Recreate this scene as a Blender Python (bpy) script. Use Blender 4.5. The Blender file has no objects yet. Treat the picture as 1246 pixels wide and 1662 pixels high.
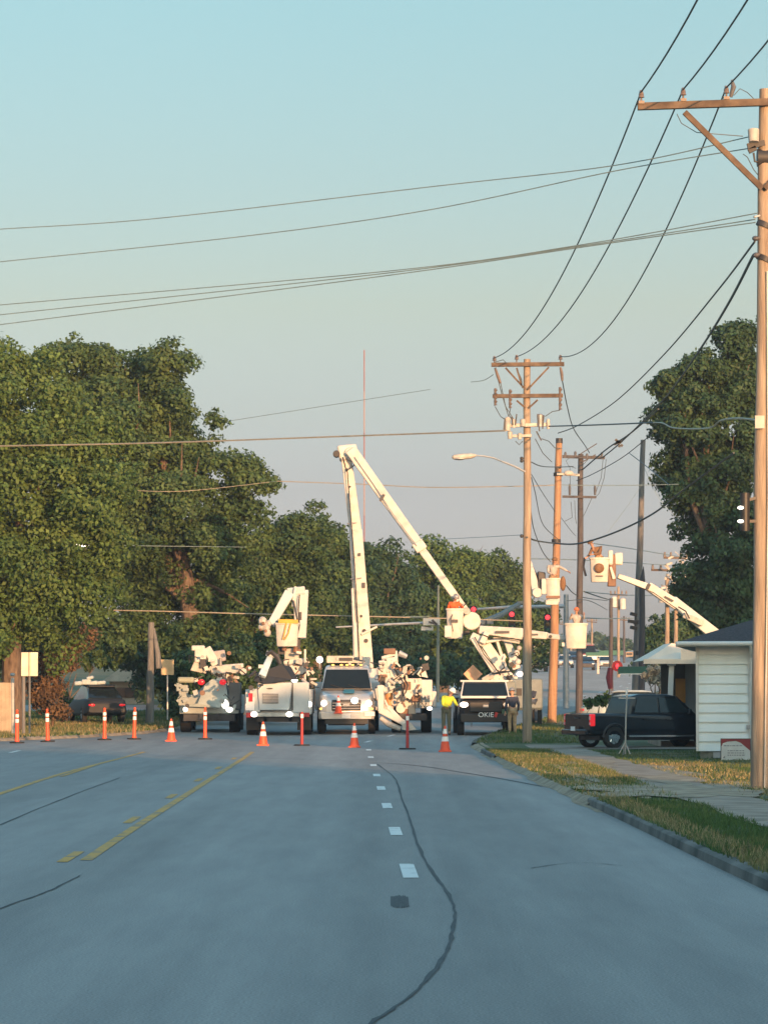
import bpy, math, random
import numpy as np
from mathutils import Vector, Matrix, Euler
R = math.radians
random.seed(7); rng = np.random.default_rng(11)
scene = bpy.context.scene
C = scene.collection
# ------------------------------------------------------------------ camera, sky, sun, exposure
F = 5500.0; CX = 623.0; CY = 831.0; EYE = 1.8
PITCH = math.atan((1120 - CY) / F)
cam = bpy.data.objects.new('camera', bpy.data.cameras.new('camera')); C.objects.link(cam)
cam.location = (0, 0, EYE); cam.rotation_euler = (math.pi/2 + PITCH, 0, 0)
cam.data.sensor_fit = 'VERTICAL'; cam.data.sensor_height = 24; cam.data.lens = 24*F/1662
cam.data.clip_start = 0.5; cam.data.clip_end = 9000
scene.camera = cam
SUN_EL, SUN_AZ = 6.0, 20.0          # azimuth: to the right of straight behind the camera
w = bpy.data.worlds.new("World"); scene.world = w; w.use_nodes = True
nt = w.node_tree; nt.nodes.clear()
sky = nt.nodes.new('ShaderNodeTexSky'); sky.sky_type = 'NISHITA'; sky.sun_disc = False
sky.sun_elevation = R(SUN_EL); sky.sun_rotation = R(180-SUN_AZ)
sky.air_density = 1.0; sky.dust_density = 2.0; sky.ozone_density = 2.2
bg = nt.nodes.new('ShaderNodeBackground'); bg.inputs['Strength'].default_value = 0.15
wo = nt.nodes.new('ShaderNodeOutputWorld')
# sky tint by elevation; upper stops raised to light the shaded road
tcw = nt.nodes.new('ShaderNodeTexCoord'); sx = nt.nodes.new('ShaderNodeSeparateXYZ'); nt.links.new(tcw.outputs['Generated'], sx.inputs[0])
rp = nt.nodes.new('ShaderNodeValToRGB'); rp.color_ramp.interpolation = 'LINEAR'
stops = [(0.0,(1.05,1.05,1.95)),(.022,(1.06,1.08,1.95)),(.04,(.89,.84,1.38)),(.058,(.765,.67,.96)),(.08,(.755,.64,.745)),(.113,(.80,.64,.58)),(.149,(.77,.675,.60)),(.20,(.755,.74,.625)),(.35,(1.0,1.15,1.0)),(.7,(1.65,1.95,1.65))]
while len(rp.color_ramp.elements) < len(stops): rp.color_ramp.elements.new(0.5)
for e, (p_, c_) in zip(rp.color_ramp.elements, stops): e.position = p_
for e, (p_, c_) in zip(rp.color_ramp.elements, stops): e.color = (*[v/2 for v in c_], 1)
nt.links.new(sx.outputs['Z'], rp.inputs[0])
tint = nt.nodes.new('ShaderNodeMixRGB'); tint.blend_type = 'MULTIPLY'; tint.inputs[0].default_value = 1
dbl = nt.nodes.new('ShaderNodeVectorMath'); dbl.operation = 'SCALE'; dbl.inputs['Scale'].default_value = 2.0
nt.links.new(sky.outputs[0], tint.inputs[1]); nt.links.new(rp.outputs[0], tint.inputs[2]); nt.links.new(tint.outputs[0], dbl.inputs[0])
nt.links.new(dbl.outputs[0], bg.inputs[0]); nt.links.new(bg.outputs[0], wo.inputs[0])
sl = bpy.data.lights.new('sun', 'SUN'); sl.energy = 2.9; sl.angle = R(0.6); sl.color = (1.0, 0.52, 0.24)
so = bpy.data.objects.new('sun', sl); C.objects.link(so)
sdir = Vector((math.sin(R(SUN_AZ))*math.cos(R(SUN_EL)), -math.cos(R(SUN_AZ))*math.cos(R(SUN_EL)), math.sin(R(SUN_EL))))
so.rotation_euler = sdir.to_track_quat('Z', 'Y').to_euler(); so.location = (40, -60, 40)
vs = scene.view_settings
vs.view_transform = 'Standard'; vs.look = 'None'; vs.gamma = 1; vs.use_curve_mapping = False; vs.exposure = 1.38

# ------------------------------------------------------------------ placement
def at(x, y, Y):
    dx = (x-CX)/F; dz = (CY-y)/F
    d = Vector((dx, math.cos(PITCH)-math.sin(PITCH)*dz, math.sin(PITCH)+math.cos(PITCH)*dz))
    k = Y/d.y
    return Vector((d.x*k, Y, EYE+d.z*k))
def zr(Y):                       # road profile: level, sag curve, then a long grade up to a crest
    g = 0.017
    if Y < 85: return 0.0
    if Y < 150: return 0.5*g/65*(Y-85)**2
    z = 0.5*g*65
    if Y < 560: return z+g*(Y-150)
    z += g*410
    if Y < 760:
        t = Y-560; return z+g*t-0.5*(g*1.6)/200*t*t
    t = 200.; z += g*t-0.5*(g*1.6)/200*t*t
    return z-g*0.6*min(Y-760, 500)
_cp = [(-80,-4.1),(30,-5.1),(95,-5.75),(110,-5.65),(140,-2.6),(180,3.4),(220,9.3),(300,18),(500,28),(800,36),(3000,40)]
def rc(Y):                       # road centre line
    n = len(_cp)
    Y = min(max(Y, _cp[0][0]), _cp[-1][0])
    m = []
    for i in range(n):
        a = max(i-1, 0); b = min(i+1, n-1)
        m.append((_cp[b][1]-_cp[a][1])/(_cp[b][0]-_cp[a][0]))
    for i in range(n-1):
        x0, y0 = _cp[i]; x1, y1 = _cp[i+1]
        if Y <= x1:
            h = x1-x0; t = (Y-x0)/h
            return (2*t**3-3*t*t+1)*y0+(t**3-2*t*t+t)*h*m[i]+(-2*t**3+3*t*t)*y1+(t**3-t*t)*h*m[i+1]
HW = 8.55                        # half road width
_hl = [(-200,8.55),(100,8.55),(108,8.2),(113,7.2),(118,5.4),(124,4.3),(130,4.2),(140,5.0),(160,6.5),(200,8.2),(260,8.55),(4000,8.55)]
def hwl(Y):                      # left half width: the pavement narrows where the left verge reaches in
    for (a, p), (b, q) in zip(_hl, _hl[1:]):
        if Y <= b: return p+(q-p)*(Y-a)/(b-a)
    return 8.55
def gz(X, Y):                    # ground height outside the road
    return zr(Y)+0.12

# ------------------------------------------------------------------ materials
MATS = {}
def mat(name, col, rough=0.6, metal=0.0, var=0.12, scale=3.0, bump=0.0, bscale=30, emit=None, es=0, col2=None, spec=0.5, trans=0, coat=0, island=0, thr=(0.35, 0.65), detail=6, stretch=None):
    if name in MATS: return MATS[name]
    m = bpy.data.materials.new(name); m.use_nodes = True; t = m.node_tree; n = t.nodes; L = t.links
    b = n['Principled BSDF']; out = n['Material Output']
    b.inputs['Roughness'].default_value = rough; b.inputs['Metallic'].default_value = metal
    b.inputs['Specular IOR Level'].default_value = spec
    if coat: b.inputs['Coat Weight'].default_value = coat
    tc = n.new('ShaderNodeTexCoord'); mp = n.new('ShaderNodeMapping'); L.new(tc.outputs['Object'], mp.inputs[0])
    if stretch: mp.inputs['Scale'].default_value = stretch
    no = n.new('ShaderNodeTexNoise'); no.inputs['Scale'].default_value = scale; no.inputs['Detail'].default_value = detail
    L.new(mp.outputs[0], no.inputs['Vector'])
    cr = n.new('ShaderNodeValToRGB')
    c2 = col2 if col2 else tuple(min(1, c*(1+var)) for c in col)
    c1 = col if col2 else tuple(c*(1-var) for c in col)
    cr.color_ramp.elements[0].position = thr[0]; cr.color_ramp.elements[1].position = thr[1]
    cr.color_ramp.elements[0].color = (*c1, 1); cr.color_ramp.elements[1].color = (*c2, 1)
    L.new(no.outputs[0], cr.inputs[0]); src = cr.outputs[0]
    if island:
        ge = n.new('ShaderNodeNewGeometry'); hv = n.new('ShaderNodeHueSaturation'); mr = n.new('ShaderNodeMapRange')
        mr.inputs['To Min'].default_value = 1-island; mr.inputs['To Max'].default_value = 1+island
        L.new(ge.outputs['Random Per Island'], mr.inputs[0]); L.new(mr.outputs[0], hv.inputs['Value']); L.new(src, hv.inputs['Color']); src = hv.outputs[0]
    L.new(src, b.inputs['Base Color'])
    if bump:
        n2 = n.new('ShaderNodeTexNoise'); n2.inputs['Scale'].default_value = bscale; n2.inputs['Detail'].default_value = 4
        L.new(mp.outputs[0], n2.inputs['Vector']); bp = n.new('ShaderNodeBump'); bp.inputs['Strength'].default_value = bump
        bp.inputs['Distance'].default_value = 0.02
        L.new(n2.outputs[0], bp.inputs['Height']); L.new(bp.outputs[0], b.inputs['Normal'])
    if emit:
        b.inputs['Emission Color'].default_value = (*emit, 1); b.inputs['Emission Strength'].default_value = es
    if trans:
        tr = n.new('ShaderNodeBsdfTranslucent'); mx = n.new('ShaderNodeMixShader'); mx.inputs[0].default_value = trans
        L.new(src, tr.inputs[0]); L.new(b.outputs[0], mx.inputs[1]); L.new(tr.outputs[0], mx.inputs[2]); L.new(mx.outputs[0], out.inputs[0])
    MATS[name] = m; return m
white = mat('white_paint', (0.62,0.62,0.61), 0.38, var=0.06, scale=1.7, coat=0.2)
fiber = mat('fibreglass', (0.60,0.58,0.54), 0.45, var=0.10, scale=4)
dirtyw = mat('weathered_white', (0.46,0.44,0.40), 0.55, var=0.16, scale=5)
silver = mat('silver_paint', (0.55,0.56,0.56), 0.3, metal=0.35, var=0.06, coat=0.4)
grey = mat('grey_metal', (0.32,0.33,0.34), 0.5, metal=0.4, var=0.2)
galv = mat('galvanised', (0.42,0.44,0.45), 0.5, metal=0.5, var=0.12)
dark = mat('dark_metal', (0.035,0.035,0.04), 0.55, var=0.3)
black = mat('black_plastic', (0.02,0.02,0.022), 0.5, var=0.2)
blackp = mat('black_paint', (0.006,0.008,0.013), 0.22, var=0.1, coat=0.35, spec=.35)
rubber = mat('rubber', (0.025,0.025,0.025), 0.85, var=0.3)
glass = mat('dark_glass', (0.012,0.017,0.02), 0.08, var=0.1, spec=0.4)
chrome = mat('chrome', (0.7,0.7,0.7), 0.18, metal=1.0, var=0.05)
red = mat('red_paint', (0.50,0.03,0.03), 0.45, var=0.12)
redlens = mat('red_lens', (0.45,0.01,0.015), 0.2, emit=(1,0.03,0.04), es=0.25)
redlamp = mat('red_signal_lamp', (0.5,0.02,0.02), 0.3, emit=(1,0.04,0.05), es=1.0)
lamp = mat('lit_lamp', (0.9,0.9,0.88), 0.3, emit=(1,0.90,0.74), es=1.6)
amber = mat('amber_lamp', (0.8,0.35,0.05), 0.3, emit=(1,0.5,0.1), es=1.0)
orange = mat('orange_plastic', (0.85,0.10,0.035), 0.5, var=0.08, emit=(1,0.1,0.03), es=0.0)
reflw = mat('reflective_white', (0.85,0.85,0.83), 0.3, var=0.04)
hivis = mat('hi_vis_cloth', (0.55,0.62,0.05), 0.8, var=0.15, scale=8)
orcloth = mat('orange_cloth', (0.75,0.13,0.03), 0.85, var=0.15, scale=8)
tan = mat('tan_cloth', (0.34,0.25,0.15), 0.85, var=0.2, scale=8)
navy = mat('navy_cloth', (0.03,0.04,0.07), 0.85, var=0.2, scale=8)
palecloth = mat('pale_cloth', (0.45,0.42,0.38), 0.85, var=0.2, scale=8)
jean = mat('denim', (0.07,0.09,0.12), 0.9, var=0.25, scale=8)
brown = mat('brown_cloth', (0.20,0.11,0.055), 0.85, var=0.2, scale=8)
skin = mat('skin', (0.45,0.26,0.18), 0.6, var=0.08)
hairm = mat('hair', (0.05,0.03,0.02), 0.8)
leather = mat('boot_leather', (0.06,0.04,0.03), 0.7)
wood = mat('pole_wood', (0.235,0.18,0.135), 0.85, col2=(0.42,0.335,0.25), scale=2.2, bump=0.8, bscale=14, stretch=(5,5,0.35))
woodnew = mat('new_pole_wood', (0.29,0.165,0.10), 0.8, col2=(0.43,0.26,0.15), scale=2.5, bump=0.5, bscale=14, stretch=(5,5,0.4))
woodold = mat('crossarm_wood', (0.085,0.06,0.045), 0.9, col2=(0.17,0.125,0.09), scale=4, bump=0.5, bscale=20)
woodgrey = mat('grey_weathered_wood', (0.13,0.13,0.13), 0.9, col2=(0.22,0.215,0.20), scale=3, stretch=(5,5,0.5), bump=0.4)
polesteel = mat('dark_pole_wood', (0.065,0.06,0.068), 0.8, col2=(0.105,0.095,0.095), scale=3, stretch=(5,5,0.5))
insul = mat('porcelain', (0.16,0.12,0.10), 0.35)
insulg = mat('polymer_insulator', (0.10,0.10,0.11), 0.5)
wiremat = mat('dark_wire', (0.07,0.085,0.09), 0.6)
wirelit = mat('sunlit_wire', (0.42,0.36,0.27), 0.5, metal=0.3)  # warm pale tone puts sunlight into the wire colour
wirethin = mat('pale_sunlit_wire', (0.26,0.33,0.32), 0.55, metal=0.2)  # paler colour stands for sun on the thin wires
# asphalt with worn wheel paths
def asphalt(name, base, dk=0.75):
    m = mat(name, base, 0.82, var=0.07, scale=0.9, bump=0.3, bscale=45, detail=8, stretch=(1,.03,1))
    t = m.node_tree; n = t.nodes; L = t.links; b = n['Principled BSDF']
    src = b.inputs['Base Color'].links[0].from_socket
    geo = n.new('ShaderNodeTexCoord')
    mp = n.new('ShaderNodeMapping'); mp.inputs['Scale'].default_value = (0.55, 0.006, 1); L.new(geo.outputs['Object'], mp.inputs[0])
    no = n.new('ShaderNodeTexNoise'); no.inputs['Scale'].default_value = 1.0; no.inputs['Detail'].default_value = 5; no.inputs['Roughness'].default_value = 0.55
    L.new(mp.outputs[0], no.inputs[0])
    cr = n.new('ShaderNodeValToRGB'); cr.color_ramp.elements[0].position = 0.33; cr.color_ramp.elements[1].position = 0.62
    cr.color_ramp.elements[0].color = (dk,dk,dk,1); cr.color_ramp.elements[1].color = (1.08,1.08,1.08,1)
    L.new(no.outputs[0], cr.inputs[0])
    no2 = n.new('ShaderNodeTexNoise'); no2.inputs['Scale'].default_value = 60; no2.inputs['Detail'].default_value = 2; L.new(geo.outputs['Object'], no2.inputs[0])
    cr2 = n.new('ShaderNodeValToRGB'); cr2.color_ramp.elements[0].position = 0.3; cr2.color_ramp.elements[1].position = 0.7
    cr2.color_ramp.elements[0].color = (.68,.68,.68,1); cr2.color_ramp.elements[1].color = (1.3,1.3,1.3,1); L.new(no2.outputs[0], cr2.inputs[0])
    no3 = n.new('ShaderNodeTexNoise'); no3.inputs['Scale'].default_value = 2.2; no3.inputs['Detail'].default_value = 8; no3.inputs['Roughness'].default_value = .65; mp3 = n.new('ShaderNodeMapping'); mp3.inputs['Scale'].default_value = (1,.10,1); L.new(geo.outputs['Object'], mp3.inputs[0]); L.new(mp3.outputs[0], no3.inputs[0])
    cr3 = n.new('ShaderNodeValToRGB'); cr3.color_ramp.elements[0].position = 0.32; cr3.color_ramp.elements[1].position = 0.66
    cr3.color_ramp.elements[0].color = (.86,.86,.87,1); cr3.color_ramp.elements[1].color = (1.08,1.08,1.07,1); L.new(no3.outputs[0], cr3.inputs[0])
    mx3 = n.new('ShaderNodeMixRGB'); mx3.blend_type = 'MULTIPLY'; mx3.inputs[0].default_value = 1
    mx = n.new('ShaderNodeMixRGB'); mx.blend_type = 'MULTIPLY'; mx.inputs[0].default_value = 1
    mx2 = n.new('ShaderNodeMixRGB'); mx2.blend_type = 'MULTIPLY'; mx2.inputs[0].default_value = 1
    L.new(src, mx.inputs[1]); L.new(cr.outputs[0], mx.inputs[2]); L.new(mx.outputs[0], mx2.inputs[1]); L.new(cr2.outputs[0], mx2.inputs[2])
    L.new(mx2.outputs[0], mx3.inputs[1]); L.new(cr3.outputs[0], mx3.inputs[2]); L.new(mx3.outputs[0], b.inputs['Base Color'])
    return m
asph = asphalt('asphalt', (0.28,0.27,0.258), 0.80)
tar = mat('crack_tar', (0.035,0.037,0.04), 0.7, var=0.3)
patchm = mat('asphalt_patch', (0.075,0.078,0.08), 0.85, var=0.35, scale=25)
yellow = mat('road_paint_yellow', (0.25,0.21,0.16), 0.8, col2=(0.60,0.33,0.07), scale=3.2, thr=(0.36,0.53), detail=12)
lanew = mat('road_paint_white', (0.30,0.30,0.29), 0.8, col2=(0.75,0.75,0.72), scale=5, thr=(0.28,0.42), detail=12)
concrete = mat('concrete', (0.23,0.175,0.13), 0.9, col2=(0.38,0.30,0.23), scale=1.6, bump=0.3, detail=12)
kerbm = mat('kerb_concrete', (0.055,0.055,0.048), 0.9, col2=(0.19,0.175,0.155), scale=1.1, bump=0.5, detail=12)
dirt = mat('dirt', (0.23,0.17,0.115), 0.95, col2=(0.42,0.33,0.23), scale=2.4, detail=10, bump=.5)
ground = mat('grass_ground', (0.055,0.085,0.028), 0.95, col2=(0.19,0.16,0.08), scale=0.35, bump=0.6, bscale=12, thr=(0.42,0.68), detail=12)
blade = mat('grass_blades', (0.07,0.13,0.035), 0.8, col2=(0.22,0.20,0.08), scale=0.35, trans=0.25, island=0.35, thr=(0.44,0.66), detail=10)
dryb = mat('dry_grass_blades', (0.26,0.21,0.10), 0.85, col2=(0.36,0.30,0.16), scale=2, trans=0.2, island=0.3)
leafA = mat('leaves_yellow_green', (0.060,0.118,0.026), 0.7, col2=(0.112,0.178,0.042), scale=0.9, trans=0.25, island=0.35)
leafB = mat('leaves_deep_green', (0.038,0.086,0.027), 0.7, col2=(0.092,0.148,0.040), scale=0.9, trans=0.25, island=0.35)
leafC = mat('leaves_dark_green', (0.030,0.072,0.028), 0.65, col2=(0.056,0.112,0.038), scale=0.6, trans=0.22, island=0.3)
leafD = mat('dry_brown_leaves', (0.10,0.065,0.04), 0.8, col2=(0.19,0.12,0.065), scale=1.2, trans=0.2, island=0.35)
leafE = mat('pale_blossom', (0.30,0.31,0.24), 0.8, col2=(0.5,0.46,0.4), scale=1.5, trans=0.2, island=0.3)
bark = mat('bark', (0.09,0.065,0.05), 0.95, col2=(0.20,0.15,0.11), scale=3, bump=0.8, bscale=12, stretch=(4,4,1))

# ------------------------------------------------------------------ mesh builder and object helpers
class MB:
    def __init__(s): s.v = []; s.f = []; s.m = []
    def add(s, vs_, fs_, mi=0):
        o = len(s.v); s.v += [Vector(v) for v in vs_]; s.f += [tuple(o+i for i in f) for f in fs_]; s.m += [mi]*len(fs_); return s
    def box(s, c, d, rot=None, mi=0, taper=1.0):
        x, y, z = d[0]/2, d[1]/2, d[2]/2; vv = []
        for (a, b, e) in ((-1,-1,-1),(1,-1,-1),(1,1,-1),(-1,1,-1),(-1,-1,1),(1,-1,1),(1,1,1),(-1,1,1)):
            t = taper if e > 0 else 1
            p = Vector((a*x*t, b*y*t, e*z))
            if rot: p = rot @ p
            vv.append(p+Vector(c))
        return s.add(vv, [(0,3,2,1),(4,5,6,7),(0,1,5,4),(1,2,6,5),(2,3,7,6),(3,0,4,7)], mi)
    def bar(s, a, b, w_, h_, mi=0, w2=None, h2=None):   # rectangular bar from a to b; w_ across, h_ along the other axis
        a = Vector(a); b = Vector(b); d = (b-a).normalized()
        up = Vector((0,1,0)) if abs(d.y) < 0.9 else Vector((0,0,1))
        u = d.cross(up).normalized(); v_ = u.cross(d).normalized()
        w2 = w2 or w_; h2 = h2 or h_
        vv = []
        for p, ww, hh in ((a, w_, h_), (b, w2, h2)):
            vv += [p-u*ww/2-v_*hh/2, p+u*ww/2-v_*hh/2, p+u*ww/2+v_*hh/2, p-u*ww/2+v_*hh/2]
        return s.add(vv, [(3,2,1,0),(4,5,6,7),(0,1,5,4),(1,2,6,5),(2,3,7,6),(3,0,4,7)], mi)
    def tube(s, pts, rad, n=8, mi=0, caps=True):
        pts = [Vector(p) for p in pts]; k = len(pts)
        if not hasattr(rad, '__len__'): rad = [rad]*k
        rings = []; prev = None
        for i, p in enumerate(pts):
            d = (pts[min(i+1,k-1)]-pts[max(i-1,0)]).normalized()
            ref = prev if prev is not None else (Vector((0,0,1)) if abs(d.z) < 0.9 else Vector((1,0,0)))
            u = (ref-d*ref.dot(d))
            u = u.normalized() if u.length > 1e-5 else d.orthogonal().normalized()
            prev = u; v_ = d.cross(u)
            rings.append([p+(u*math.cos(2*math.pi*j/n)+v_*math.sin(2*math.pi*j/n))*rad[i] for j in range(n)])
        vv = [q for r_ in rings for q in r_]; ff = []
        for i in range(k-1):
            for j in range(n):
                ff.append((i*n+j, i*n+(j+1)%n, (i+1)*n+(j+1)%n, (i+1)*n+j))
        if caps: ff += [tuple(range(n))[::-1], tuple((k-1)*n+j for j in range(n))]
        return s.add(vv, ff, mi)
    def prism(s, poly, a, b, axis='x', mi=0):     # poly of 2D points extruded along an axis
        n = len(poly); vv = []
        for e in (a, b):
            for (p, q) in poly:
                vv.append({'x': (e,p,q), 'y': (p,e,q), 'z': (p,q,e)}[axis])
        return s.add(vv, [tuple(range(n))[::-1], tuple(range(n,2*n))]+[(i,(i+1)%n,n+(i+1)%n,n+i) for i in range(n)], mi)
    def loft(s, secs, mi=0, n=3):                 # sections along y: (y, half width bottom, half width top, z0, z1, corner radius)
        rings = []
        for (y, wb, wt, z0, z1, r_) in secs:
            ring = []
            for (cx_, cz_, a0, hw) in ((wt-r_, z1-r_, 0, 1), (-(wt-r_), z1-r_, 90, 1), (-(wb-r_), z0+r_, 180, 0), (wb-r_, z0+r_, 270, 0)):
                for j in range(n+1):
                    a = R(a0+90*j/n); ring.append((cx_+r_*math.cos(a), y, cz_+r_*math.sin(a)))
            rings.append(ring)
        k = len(rings[0]); vv = [p for r_ in rings for p in r_]; ff = []
        for i in range(len(rings)-1):
            for j in range(k): ff.append((i*k+j, (i+1)*k+j, (i+1)*k+(j+1)%k, i*k+(j+1)%k))
        ff += [tuple(range(k)), tuple(reversed([(len(rings)-1)*k+j for j in range(k)]))]
        return s.add(vv, ff, mi)
    def ball(s, c, r_, n=10, m_=6, mi=0):
        if not hasattr(r_, '__len__'): r_ = (r_,)*3
        vv = [(c[0], c[1], c[2]+r_[2])]
        for i in range(1, m_):
            a = math.pi*i/m_
            for j in range(n):
                b = 2*math.pi*j/n; vv.append((c[0]+r_[0]*math.sin(a)*math.cos(b), c[1]+r_[1]*math.sin(a)*math.sin(b), c[2]+r_[2]*math.cos(a)))
        vv.append((c[0], c[1], c[2]-r_[2])); ff = []
        for j in range(n): ff.append((0, 1+j, 1+(j+1)%n))
        for i in range(m_-2):
            for j in range(n): ff.append((1+i*n+j, 1+(i+1)*n+j, 1+(i+1)*n+(j+1)%n, 1+i*n+(j+1)%n))
        e = len(vv)-1; b0 = 1+(m_-2)*n
        for j in range(n): ff.append((b0+j, e, b0+(j+1)%n))
        return s.add(vv, ff, mi)
    def quad(s, a, b, c, d, mi=0): return s.add([a,b,c,d], [(0,1,2,3)], mi)
    def build(s, name, mats, parent=None, smooth=True, bevel=0, world=False):
        me = bpy.data.meshes.new(name); vv = s.v
        if world and parent is not None:
            inv = INV[root_of(parent)]; vv = [inv @ v for v in vv]
        me.from_pydata([tuple(v) for v in vv], [], s.f)
        ml = mats if isinstance(mats, (list, tuple)) else [mats]
        for m_ in ml: me.materials.append(m_)
        if len(ml) > 1: me.polygons.foreach_set('material_index', s.m)
        if smooth:
            me.polygons.foreach_set('use_smooth', [True]*len(me.polygons))
            if hasattr(me, 'set_sharp_from_angle'): me.set_sharp_from_angle(angle=R(38))
        me.update()
        o = bpy.data.objects.new(name, me); C.objects.link(o)
        if parent is not None: o.parent = parent
        if bevel:
            bm_ = o.modifiers.new('bevel', 'BEVEL'); bm_.width = bevel; bm_.segments = 2; bm_.limit_method = 'ANGLE'; bm_.angle_limit = R(40)
        return o
INV = {}; KIDS = {}
def root_of(o):
    while o.parent is not None: o = o.parent
    return o
def thing(name, label, cat, loc=(0,0,0), rz=0, group=None, sc=1.0):
    o = bpy.data.objects.new(name, None); C.objects.link(o); o.empty_display_size = 0.3
    o.location = loc; o.rotation_euler = (0,0,rz); o.scale = (sc,sc,sc)
    o['label'] = label; o['category'] = cat
    if group: o['group'] = group
    INV[o] = (Matrix.Translation(Vector(loc)) @ Matrix.Rotation(rz, 4, 'Z') @ Matrix.Scale(sc, 4)).inverted()
    return o
def tag(o, label, cat, group=None, kind=None):
    o['label'] = label; o['category'] = cat
    if group: o['group'] = group
    if kind: o['kind'] = kind
    return o
def struct(o): o['kind'] = 'structure'; return o
def children(o): return [c for c in ALLOBJ() if c.parent == o]
def ALLOBJ(): return list(C.objects)
def dup(root, loc, rz=None, label=None, sc=None):
    r = root.copy(); C.objects.link(r); r.location = loc
    if rz is not None: r.rotation_euler = (0,0,rz)
    if sc: r.scale = (sc,sc,sc)
    if label: r['label'] = label
    for ch in children(root):
        c = ch.copy(); C.objects.link(c); c.parent = r
        for g in children(ch):
            d = g.copy(); C.objects.link(d); d.parent = c
    return r

# ------------------------------------------------------------------ ground, road, markings
Ys = sorted(set([-120,-60,-20]+list(np.arange(0, 260, 2.0))+list(np.arange(260, 800, 20.0))+[900,1100,1350,1600]))
offs = [-700,-400,-120,-40,-20,-14,-HW-2.5,-HW-0.3,-HW-0.02,-HW+0.3, 0, HW-0.3,HW+0.02,HW+0.2,HW+2.5,14,20,40,120,400,700]
mb = MB(); nC = len(offs)
for Y in Ys:
    for o_ in offs:
        inside = abs(o_) < HW
        dz = -0.15 if inside else (-0.15 if abs(abs(o_)-HW) < 0.05 else 0.10)
        X = rc(Y)+o_+((HW-hwl(Y)) if o_ < 0 and o_ > -30 else 0)
        mb.v.append(Vector((X, Y, zr(Y)+dz)))
for i in range(len(Ys)-1):
    for j in range(nC-1): mb.f.append((i*nC+j, i*nC+j+1, (i+1)*nC+j+1, (i+1)*nC+j)); mb.m.append(0)
struct(mb.build('ground', ground))
def ribbon(name, m_, Y0, Y1, xl, xr, dz, step=2.0, par=None):   # strip between lateral functions xl(Y), xr(Y)
    b = MB(); n_ = max(2, int((Y1-Y0)/step)+1)
    for i in range(n_):
        Y = Y0+(Y1-Y0)*i/(n_-1)
        b.v += [Vector((xl(Y), Y, zr(Y)+dz)), Vector((xr(Y), Y, zr(Y)+dz))]
    for i in range(n_-1): b.f.append((2*i, 2*i+1, 2*i+3, 2*i+2)); b.m.append(0)
    return struct(b.build(name, m_, par, smooth=False))
ribbon('road', asph, -100, 1500, lambda Y: rc(Y)-hwl(Y), lambda Y: rc(Y)+HW, 0.0, 3.0)
ribbon('far_sunlit_road', mat('far_concrete', (0.36,0.30,0.26), .85, col2=(0.46,0.39,0.34), scale=.4, stretch=(1,.1,1)), 174, 430, lambda Y: rc(Y)-hwl(Y)+.1, lambda Y: rc(Y)+HW-.1, 0.004, 3.0)  # tan strip puts warm sunlight into the far road's colour
# cross street at the signals
b = MB(); xs = [-200,-60,-20, 0, 12, 14]
b.quad((-200,158,zr(158)+.115), (-8,158,zr(158)+.115), (-8,172,zr(172)+.115), (-200,172,zr(172)+.115))
b.quad((11,158,zr(158)+.115), (220,158,zr(158)+.115), (220,173,zr(173)+.115), (12,173,zr(173)+.115))
struct(b.build('cross_street', asph, smooth=False))
# kerb on the right: real step, weathered, missing where the grass has grown over it
def kerb(name, Y0, Y1, side=1, h=0.115):
    b = MB(); n_ = int((Y1-Y0)/.5)+1; pr = []
    for i in range(n_+1):
        Y = Y0+(Y1-Y0)*i/n_; x = rc(Y)+side*HW; z = zr(Y)
        j = 0.008*math.sin(Y*.31)+0.006*math.sin(Y*0.13)
        pr.append([Vector((x-side*0.02+j, Y, z-0.05)), Vector((x+j, Y, z+h-0.02+j*.4)), Vector((x+side*0.03+j, Y, z+h+j*.4)), Vector((x+side*0.16, Y, z+h)), Vector((x+side*0.17, Y, z-0.05))])
    for p in pr: b.v += p
    for i in range(n_):
        for k in range(4):
            q = (i*5+k, i*5+k+1, i*5+5+k+1, i*5+5+k); b.f.append(q if side < 0 else q[::-1]); b.m.append(0)
    return struct(b.build(name, kerbm))
kerb('kerb', -60, 53.5); kerb('kerb', 88, 97); kerb('kerb', 105, 130)
dz_m = 0.006
def strip_px(name, m_, pts, wid, dz=dz_m):     # painted line or crack following ground points (x,y px of a level road)
    P = []
    for (x, y) in pts:
        Y = F*EYE/(y-1120)
        for _ in range(6): Y = F*(EYE-zr(Y))/(y-1120)
        P.append(at(x, y, Y)); P[-1].z = zr(Y)+dz
    # smooth resample
    Q = []
    for i in range(len(P)-1):
        p0 = P[max(i-1,0)]; p1 = P[i]; p2 = P[i+1]; p3 = P[min(i+2,len(P)-1)]
        for k in range(6):
            t = k/6; Q.append(0.5*((2*p1)+(p2-p0)*t+(2*p0-5*p1+4*p2-p3)*t*t+(3*p1-p0-3*p2+p3)*t**3))
    Q.append(P[-1]); b = MB()
    for i, p in enumerate(Q):
        d = (Q[min(i+1,len(Q)-1)]-Q[max(i-1,0)]).normalized(); n_ = Vector((d.y,-d.x,0)).normalized()
        ww = wid*(0.6+0.8*random.random())/2 if m_ is tar else wid/2
        jit = n_*(random.uniform(-.008,.008) if m_ is tar else 0)
        q0 = p-n_*ww+jit; q1 = p+n_*ww+jit
        q0.z = zr(q0.y)+dz; q1.z = zr(q1.y)+dz
        b.v += [q0, q1]
    for i in range(len(Q)-1): b.f.append((2*i, 2*i+1, 2*i+3, 2*i+2)); b.m.append(0)
    return struct(b.build(name, m_, smooth=False))
yl = lambda Y: -3.16-0.0106*(Y-36)
strip_px('yellow_lane_line', yellow, [(140,1395),(215,1345),(300,1291),(350,1259),(410,1220)], 0.13)
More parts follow.
